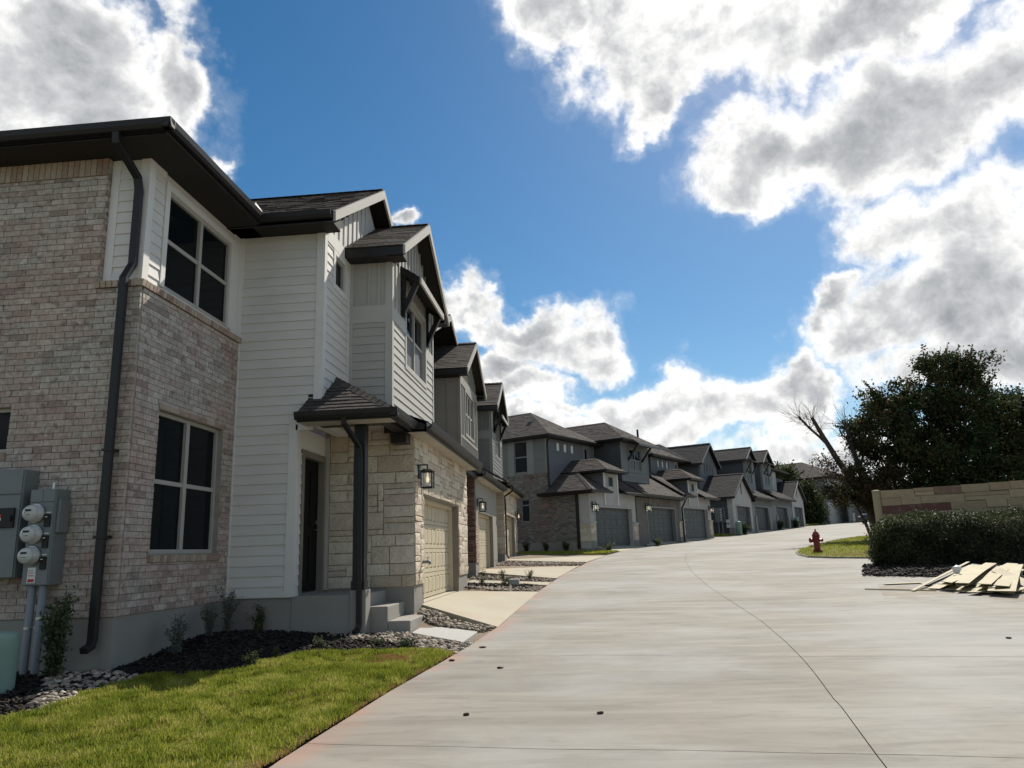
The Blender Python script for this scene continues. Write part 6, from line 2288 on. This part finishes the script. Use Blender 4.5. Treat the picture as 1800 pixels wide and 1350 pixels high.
def tree(name, label, base, trunks, blobs, n, clumps, spread, size, mat, seed, group=None, r0=.18, second=None, sprays=60):
    g = np.random.default_rng(seed)
    t = WORLD.thing(name, label, 'tree', base, group)
    top = MB()
    for tk in trunks:
        top.tube(tk, list(np.linspace(r0, r0 * .45, len(tk))), 9)
    tr_ = obj('trunk', top, 'bark', t, smooth=True)
    p, cs = crown_pts(blobs, n, clumps, spread, g)
    tips = [np.array(tk[-1]) for tk in trunks]
    bm_ = MB()
    for b in blobs:
        q = min(tips, key=lambda x: np.linalg.norm(x - np.array(b[:3])))
        bm_.tube(wander(q, b[:3], 4, .15, g), list(np.linspace(r0 * .45, r0 * .2, 4)), 6)
        near_ = cs[np.linalg.norm((cs - np.array(b[:3])) / np.array(b[3:6]), axis=1) < 1.2]
        for c in near_[:max(4, sprays // len(blobs))]:
            bm_.tube(wander(b[:3], c, 3, .12, g), list(np.linspace(r0 * .2, .012, 3)), 5)
    obj('limb', bm_, 'bark', t, smooth=True)
    # sprigs that stand out of the outline
    k = g.integers(0, len(cs), sprays * 3)
    cen = np.mean([b[:3] for b in blobs], axis=0)
    d = cs[k] - cen
    d /= np.linalg.norm(d, axis=1)[:, None]
    d[:, 2] = np.abs(d[:, 2]) + .5
    d /= np.linalg.norm(d, axis=1)[:, None]
    ln = g.uniform(.3, 1.0, len(k)) ** 1.5 * spread * 4.6
    sp = np.concatenate([cs[k] + d * (ln * f)[:, None] + g.normal(size=(len(k), 3)) * .03 for f in np.linspace(.2, 1, 12)])
    p = np.concatenate([p, sp])
    if second:
        m2, share = second
        w = (p[:, 2] - p[:, 2].min()) / np.ptp(p[:, 2]) * .8 - (p[:, 0] - p[:, 0].min()) / np.ptp(p[:, 0]) * .75 + .45
        nz = np.sin(p[:, 0] * 1.7 + p[:, 2] * 1.3) * np.sin(p[:, 2] * 2.1 + p[:, 1])
        m = g.uniform(0, 1, len(p)) < np.clip(w * share + nz * .3, 0, 1)
        leaf_cloud('crown', p[m], size, m2, t, g)
        p = p[~m]
    leaf_cloud('crown', p, size, mat, t, g)
    return t


TZ = Z(40)
tree('shade_tree', 'tall dark tree with rust tinted leaves rising behind the left part of the block wall', (16.9, 40.2, TZ),
     [[(16.9, 40.2, TZ - .2), (17.0, 40.1, 3.0), (17.4, 40, 4.6), (17.9, 40, 6.4)], [(17.1, 40.4, TZ - .2), (18.0, 40.3, 3.4), (18.8, 40, 5.4), (19.6, 40, 7.4)]],
     [(15.6, 39.7, 6.9, 1.5, 1.9, 1.5), (16.6, 39.9, 8.6, 1.3, 1.5, 1.0), (17.9, 40.1, 7.6, 1.7, 2.0, 1.4), (19.2, 40.3, 9.9, 1.4, 1.7, 1.2), (20.9, 40.2, 9.6, 1.3, 1.6, 1.2), (20.2, 39.7, 7.5, 1.9, 2.0, 1.6), (17.2, 39.4, 5.3, 1.9, 2.0, 1.1), (19.4, 39.2, 5.2, 1.7, 1.6, 1.3), (17.3, 39.0, 3.5, 2.6, 1.6, 1.1)],
     62000, 330, .24, .17, 'leaf_dark', 3, 'trees behind the block wall', .19, ('leaf_rust', .5), 150)
tree('shade_tree', 'dense dark tree at the right edge behind the block wall', (23.4, 41.0, Z(41)),
     [[(23.4, 41, Z(41) - .2), (23.2, 41, 3.4), (22.8, 40.9, 5.2)], [(23.6, 41, Z(41) - .2), (24.2, 41, 3.6), (24.6, 41, 5.6)]],
     [(22.6, 40.3, 7.4, 1.5, 1.8, 1.6), (22.0, 40.0, 5.0, 2.3, 2.0, 2.0), (24.7, 41, 6.6, 2.2, 2.0, 1.9), (25.2, 40.4, 4.0, 2.6, 2.0, 1.7), (20.8, 38.6, 3.6, 2.6, 1.5, 1.6), (18.5, 38.2, 3.0, 2.2, 1.2, 1.3), (23.6, 38.8, 3.2, 2.4, 1.4, 1.6), (27, 41, 5.5, 2.4, 2, 2.2), (22.3, 39.8, 6.0, 1.6, 1.4, 1.4)],
     74000, 380, .26, .17, 'leaf_dark', 4, 'trees behind the block wall', .18, ('leaf_rust', .3), 110)
tree('low_tree', 'small rust leaved tree spreading over the far curb, left of the tall trees', (14.2, 38.8, Z(38.8)),
     [[(14.3, 38.8, Z(38.8) - .2), (14.0, 38.8, 2.4), (13.7, 38.8, 3.2)]],
     [(13.4, 38.6, 4.0, 1.2, 1.1, .65), (14.5, 38.5, 3.7, 1.0, 1.0, .7), (14.4, 38.9, 4.7, 1.0, 1.0, .6), (15.3, 38.3, 4.0, 1.0, 1.0, .9)],
     12000, 130, .2, .13, 'leaf_rust', 6, 'trees behind the block wall', .10, ('leaf_dark', .35), 50)

# leaning tree with lopped, nearly bare limbs
bt = WORLD.thing('bare_tree', 'leaning tree with lopped bare limbs left of the tall trees', 'tree', (15.1, 39.7, TZ), 'trees behind the block wall')
g = np.random.default_rng(12)
tm = MB()
tm.tube([(15.25, 39.7, TZ - .25), (14.7, 39.7, 2.9), (14.15, 39.7, 4.2), (13.4, 39.7, 5.6), (12.75, 39.7, 7.0), (12.35, 39.7, 7.95)], [.28, .23, .19, .15, .115, .085], 9)
tm.tube([(15.0, 39.9, TZ - .25), (14.75, 39.9, 2.8), (14.6, 39.8, 4.4), (14.25, 39.7, 5.9), (13.95, 39.6, 7.6)], [.26, .21, .16, .12, .085], 9)
obj('trunk', tm, 'bark', bt, smooth=True)
lm = MB()
stubs = [((13.1, 39.7, 6.3), (11.7, 39.8, 8.05), .075), ((14.4, 39.75, 5.2), (14.0, 39.4, 6.7), .07), ((14.5, 39.8, 4.7), (14.9, 39.7, 6.9), .08), ((14.25, 39.7, 4.0), (13.2, 39.6, 4.9), .07), ((14.1, 39.7, 6.6), (13.6, 39.5, 7.2), .06)]
for a, b, r in stubs:
    lm.tube(wander(a, b, 4, .05, g), [r, r * .9, r * .8, r * .7], 7)
obj('limb', lm, 'bark', bt, smooth=True)
tw = MB()
tipl = []
paths = [((13.0, 39.7, 6.5), (12.35, 39.7, 7.95), 34), ((12.6, 39.75, 7.0), (11.7, 39.8, 8.05), 34), ((14.05, 39.65, 6.6), (13.95, 39.6, 7.6), 22), ((13.8, 39.7, 4.4), (13.2, 39.6, 4.9), 22), ((14.6, 39.7, 5.4), (14.9, 39.7, 6.9), 18), ((14.2, 39.5, 6.0), (14.0, 39.4, 6.7), 14)]
for pa, pb_, n in paths:
    pa, pb_ = np.array(pa), np.array(pb_)
    ax = (pb_ - pa) / np.linalg.norm(pb_ - pa)
    for k in range(n):
        b0_ = pa + (pb_ - pa) * g.uniform(.1, 1) ** .6
        d = ax * .7 + g.normal(size=3) * [.75, .5, .55] + np.array([-.25, 0, .25])
        d /= np.linalg.norm(d)
        L = g.uniform(.35, 1.15)
        cv = np.array([g.uniform(-.2, .2), 0, g.uniform(.05, .35)]) * L
        m, e = b0_ + d * L * .5, b0_ + d * L + cv
        tw.tube([tuple(b0_), tuple(m), tuple(e)], [.012, .008, .004], 3)
        for q in range(2):
            f_ = g.uniform(.3, .9)
            s_ = b0_ + (e - b0_) * f_
            e2 = s_ + (d + g.normal(size=3) * .45) * L * .45 + cv * .3
            tw.tube([tuple(s_), tuple(e2)], [.006, .003], 3)
            tipl.append(e2)
        tipl.append(e)
obj('twigs', tw, 'bark', bt, kind='stuff')
tp = np.array(tipl)
sel = tp[(tp[:, 2] < 6.2)]
pl = sel[g.integers(0, len(sel), 900)] + g.normal(size=(900, 3)) * .16
leaf_cloud('crown', pl, .12, 'leaf_rust', bt, g)

# trees beyond the far roofs
for i, (x, y, z0, blobs, lab) in enumerate([
    (23.2, 92, 3.4, [(22.4, 92, 9.4, 2.0, 2, 1.4), (24.6, 92, 9.0, 1.6, 2, 1.5), (23.4, 92, 7.6, 2.6, 2, 1.8)], 'dark treetop showing above the last gables of the third row'),
    (27.4, 90.5, 3.4, [(26.4, 90, 6.0, 1.2, 1.2, 1.4), (27.0, 90.3, 4.6, 1.3, 1.2, 1.1), (26.3, 90, 7.4, .8, .8, .8)], 'dark tree in front of the far hip roofed house'),
    (19.5, 90, 3.4, [(18.6, 90, 9.0, 2.2, 2, 1.4), (20.3, 90, 8.6, 1.8, 2, 1.3)], 'treetop just showing between the third row gables'),
    (44, 100, 3.6, [(45, 99, 6.6, 2.6, 2.5, 2.6), (46.6, 99, 6.0, 3.6, 2.5, 2.9), (45.5, 98, 4.6, 3.6, 2, 1.6), (49, 98, 4.6, 4.6, 2, 2)], 'dark tree closing the view right of the far house'),
    (38.5, 108, 3.6, [(43, 108, 6.5, 4.0, 2.5, 3.0), (52, 105, 6.5, 5, 2.5, 3.2)], 'far line of dark trees at the very end of the lane')]):
    tree('background_tree', lab, (x, y, z0), [[(x, y, z0 - .3), (x, y, z0 + 2.2), (x - .1, y, z0 + 4)]], blobs, 9000, 130, .34, .30, 'leaf_dark', 20 + i, 'trees beyond the far roofs', .2, None, 40)


def shrub(label, x, y, z, h, r, mat, n, size, seed, group, upright=.5, name='shrub', stems=9):
    g = np.random.default_rng(seed)
    t = WORLD.thing(name, label, 'shrub', (x, y, z), group)
    sm = MB()
    pts = []
    for k in range(stems):
        a = g.uniform(0, 2 * np.pi)
        q = r * g.uniform(.2, 1)
        tip = (x + math.cos(a) * q, y + math.sin(a) * q, z + h * g.uniform(.6, 1))
        mid = (x + math.cos(a) * q * (1 - upright) * .6, y + math.sin(a) * q * (1 - upright) * .6, z + h * .4)
        sm.tube([(x, y, z - .03), mid, tip], [.008, .006, .003], 4)
        m = n // stems
        f = g.uniform(.12, 1, m)
        c = np.where(f[:, None] < .5, np.array([x, y, z]) + (np.array(mid) - np.array([x, y, z])) * (f[:, None] * 2), np.array(mid) + (np.array(tip) - np.array(mid)) * (f[:, None] * 2 - 1))
        pts.append(c + g.normal(size=(m, 3)) * r * .17)
    obj('stem', sm, 'stem', t)
    leaf_cloud('foliage', np.concatenate(pts), size, mat, t, g, .45, .5)
    return t


gs = 'young shrubs along the house foundation'
shrub('bushy green shrub with pale new tips hiding the grey conduits', -5.72, 7.86, float(zg(-5.7, 7.9)), .92, .24, 'leaf_shrub', 1700, .055, 31, gs, stems=14)
shrub('grey green young shrub against the foundation below the lower window', -5.02, 9.05, float(zg(-5, 9.1)) + .02, .50, .17, 'leaf_sage', 900, .035, 32, gs, stems=12)
shrub('slim grey green shrub on the mulch crest against the foundation', -5.05, 9.95, float(zg(-5, 10)) + .09, .46, .14, 'leaf_sage', 700, .035, 33, gs, stems=10)
shrub('tallest grey green shrub in the shaded foundation corner', -5.06, 10.45, float(zg(-5, 10.5)) + .08, .62, .17, 'leaf_sage', 900, .035, 34, gs, stems=12)
shrub('dark shrub in the shade under the lap sided wall', -4.72, 10.72, float(zg(-4.7, 10.7)) + .05, .40, .16, 'leaf_shrub', 600, .04, 35, gs)
gp = 'small bedding plants in the mulch and rock'
for i, (x, y, h, r, lab) in enumerate([(-3.86, 8.55, .20, .11, 'bright green seedling in black mulch where the lawn bends'), (-3.72, 8.98, .17, .08, 'pale flowering seedling right of the bright green one'),
                                       (-3.45, 9.75, .16, .14, 'low green plant at the mulch edge left of the river rock'), (-2.35, 9.82, .14, .15, 'low green plant between lawn and the sunlit river rock'),
                                       (-2.75, 10.0, .10, .12, 'flat green weed by the river rock'), (-2.6, 18.95, .26, .2, 'grassy tuft in the rock strip beside the stone wall'),
                                       (-2.0, 18.7, .25, .22, 'green tuft left of the pale concrete block'), (-1.5, 20.6, .30, .14, 'thin weed in the rock before the second driveway'),
                                       (-2.3, 21.2, .26, .16, 'wispy weed near the middle of the second rock strip'), (-2.9, 21.7, .2, .12, 'small weed beside the second driveway by the brick')]):
    shrub(lab, x, y, float(zg(x, y)) - .01, h, r, 'leaf_shrub', 260, .035, 50 + i, gp, name='bedding_plant', stems=8)
for i, v in enumerate((-3.5, -2.3, -1.15)):
    p = B2.world((v, -.85, 0))
    shrub(('first', 'second', 'third')[i] + ' small dark shrub from the left along the brick end wall of the second row', p.x, p.y, Z(p.y) + .05, .5, .28, 'leaf_dark', 500, .08, 70 + i, 'shrubs by the second row')
for i, (u, lab) in enumerate(((-.3, 'spiky pale plant in the bed before the first grey garage pier'), (5.6, 'low dark plant between the first two grey garages'))):
    p = B2.world((.9, u, 0))
    shrub(lab, p.x, p.y, Z(p.y) + .02, .4, .35, 'leaf_shrub', 500, .08, 75 + i, 'shrubs by the second row')
for i, (u, v, lab) in enumerate(((-.4, .5, 'round dark shrub at the first white garage of the third row'), (12.3, .4, 'low dark shrub between two blue garages'), (19.8, .3, 'dark low shrub by the green pedestal'))):
    p = B3.world((v, u, 0))
    shrub(lab, p.x, p.y, Z(p.y) + .05, .8, .55, 'leaf_dark', 700, .14, 80 + i, 'shrubs by the third row')

# clipped hedge in front of the block wall
g = np.random.default_rng(9)
hg = WORLD.thing('hedge', 'broad dark clipped hedge with sunlit olive top in front of the block wall', 'hedge', (11, 22.6, Z(22)))
hx0, hx1, hy0, hy1 = 7.85, 17.0, 21.5, 23.7


def htop(x, y):
    return Z(22) + 1.20 + .012 * (x - 8) + .06 * np.sin(x * 2.1) + .05 * np.sin(x * 5.3 + 1) + .04 * np.sin(y * 4)


core = sheet('hedge_core', np.linspace(0, 1, 40), np.linspace(0, 1, 30), lambda s, t: (.372 * (hy0 + .2 + (hy1 - hy0 - .4) * t) + .22 + (hx1 - hx0 - .9) * s, hy0 + .2 + (hy1 - hy0 - .4) * t),
             lambda x, y: Z(22) - .1 + (htop(x, y) - .12 - Z(22) + .1) * np.clip(12 * np.minimum(np.minimum(x - .372 * y - .21, y - hy0 - .19), hy1 - .19 - y), 0, 1), 'bark', None, hg)
n = 62000
face = g.choice(4, n, p=[.52, .32, .10, .06])
s, t = g.uniform(0, 1, n), g.uniform(0, 1, n)
Y = np.where(face == 0, hy0, np.where(face == 3, hy1, hy0 + (hy1 - hy0) * t))
XL = .372 * Y
X = np.where(face == 2, XL + .06, XL + (hx1 - XL) * s ** 1.3)
T = htop(X, Y)
zz = np.where(face == 1, T, Z(22) - .12 + (T - Z(22) + .12) * np.where(face == 1, 1, t if False else g.uniform(0, 1, n)))
bul = .13 * np.sin(X * 3.3 + zz * 4) + .10 * np.sin(X * 7 - zz * 6) + .05 * np.sin(X * 15 + zz * 11)
pt = np.stack([X + np.where(face == 2, -bul, 0), Y - np.where(face == 0, bul, 0), zz], 1) + g.normal(size=(n, 3)) * np.array([.075, .09, .07])
ex = np.clip((.372 * pt[:, 1] + .35 - pt[:, 0]) / .35, 0, 1)
pt[:, 2] -= ex * .16 * (pt[:, 2] - Z(22))
leaf_cloud('foliage', pt, .062, 'leaf_hedge', hg, g, .55, .5)
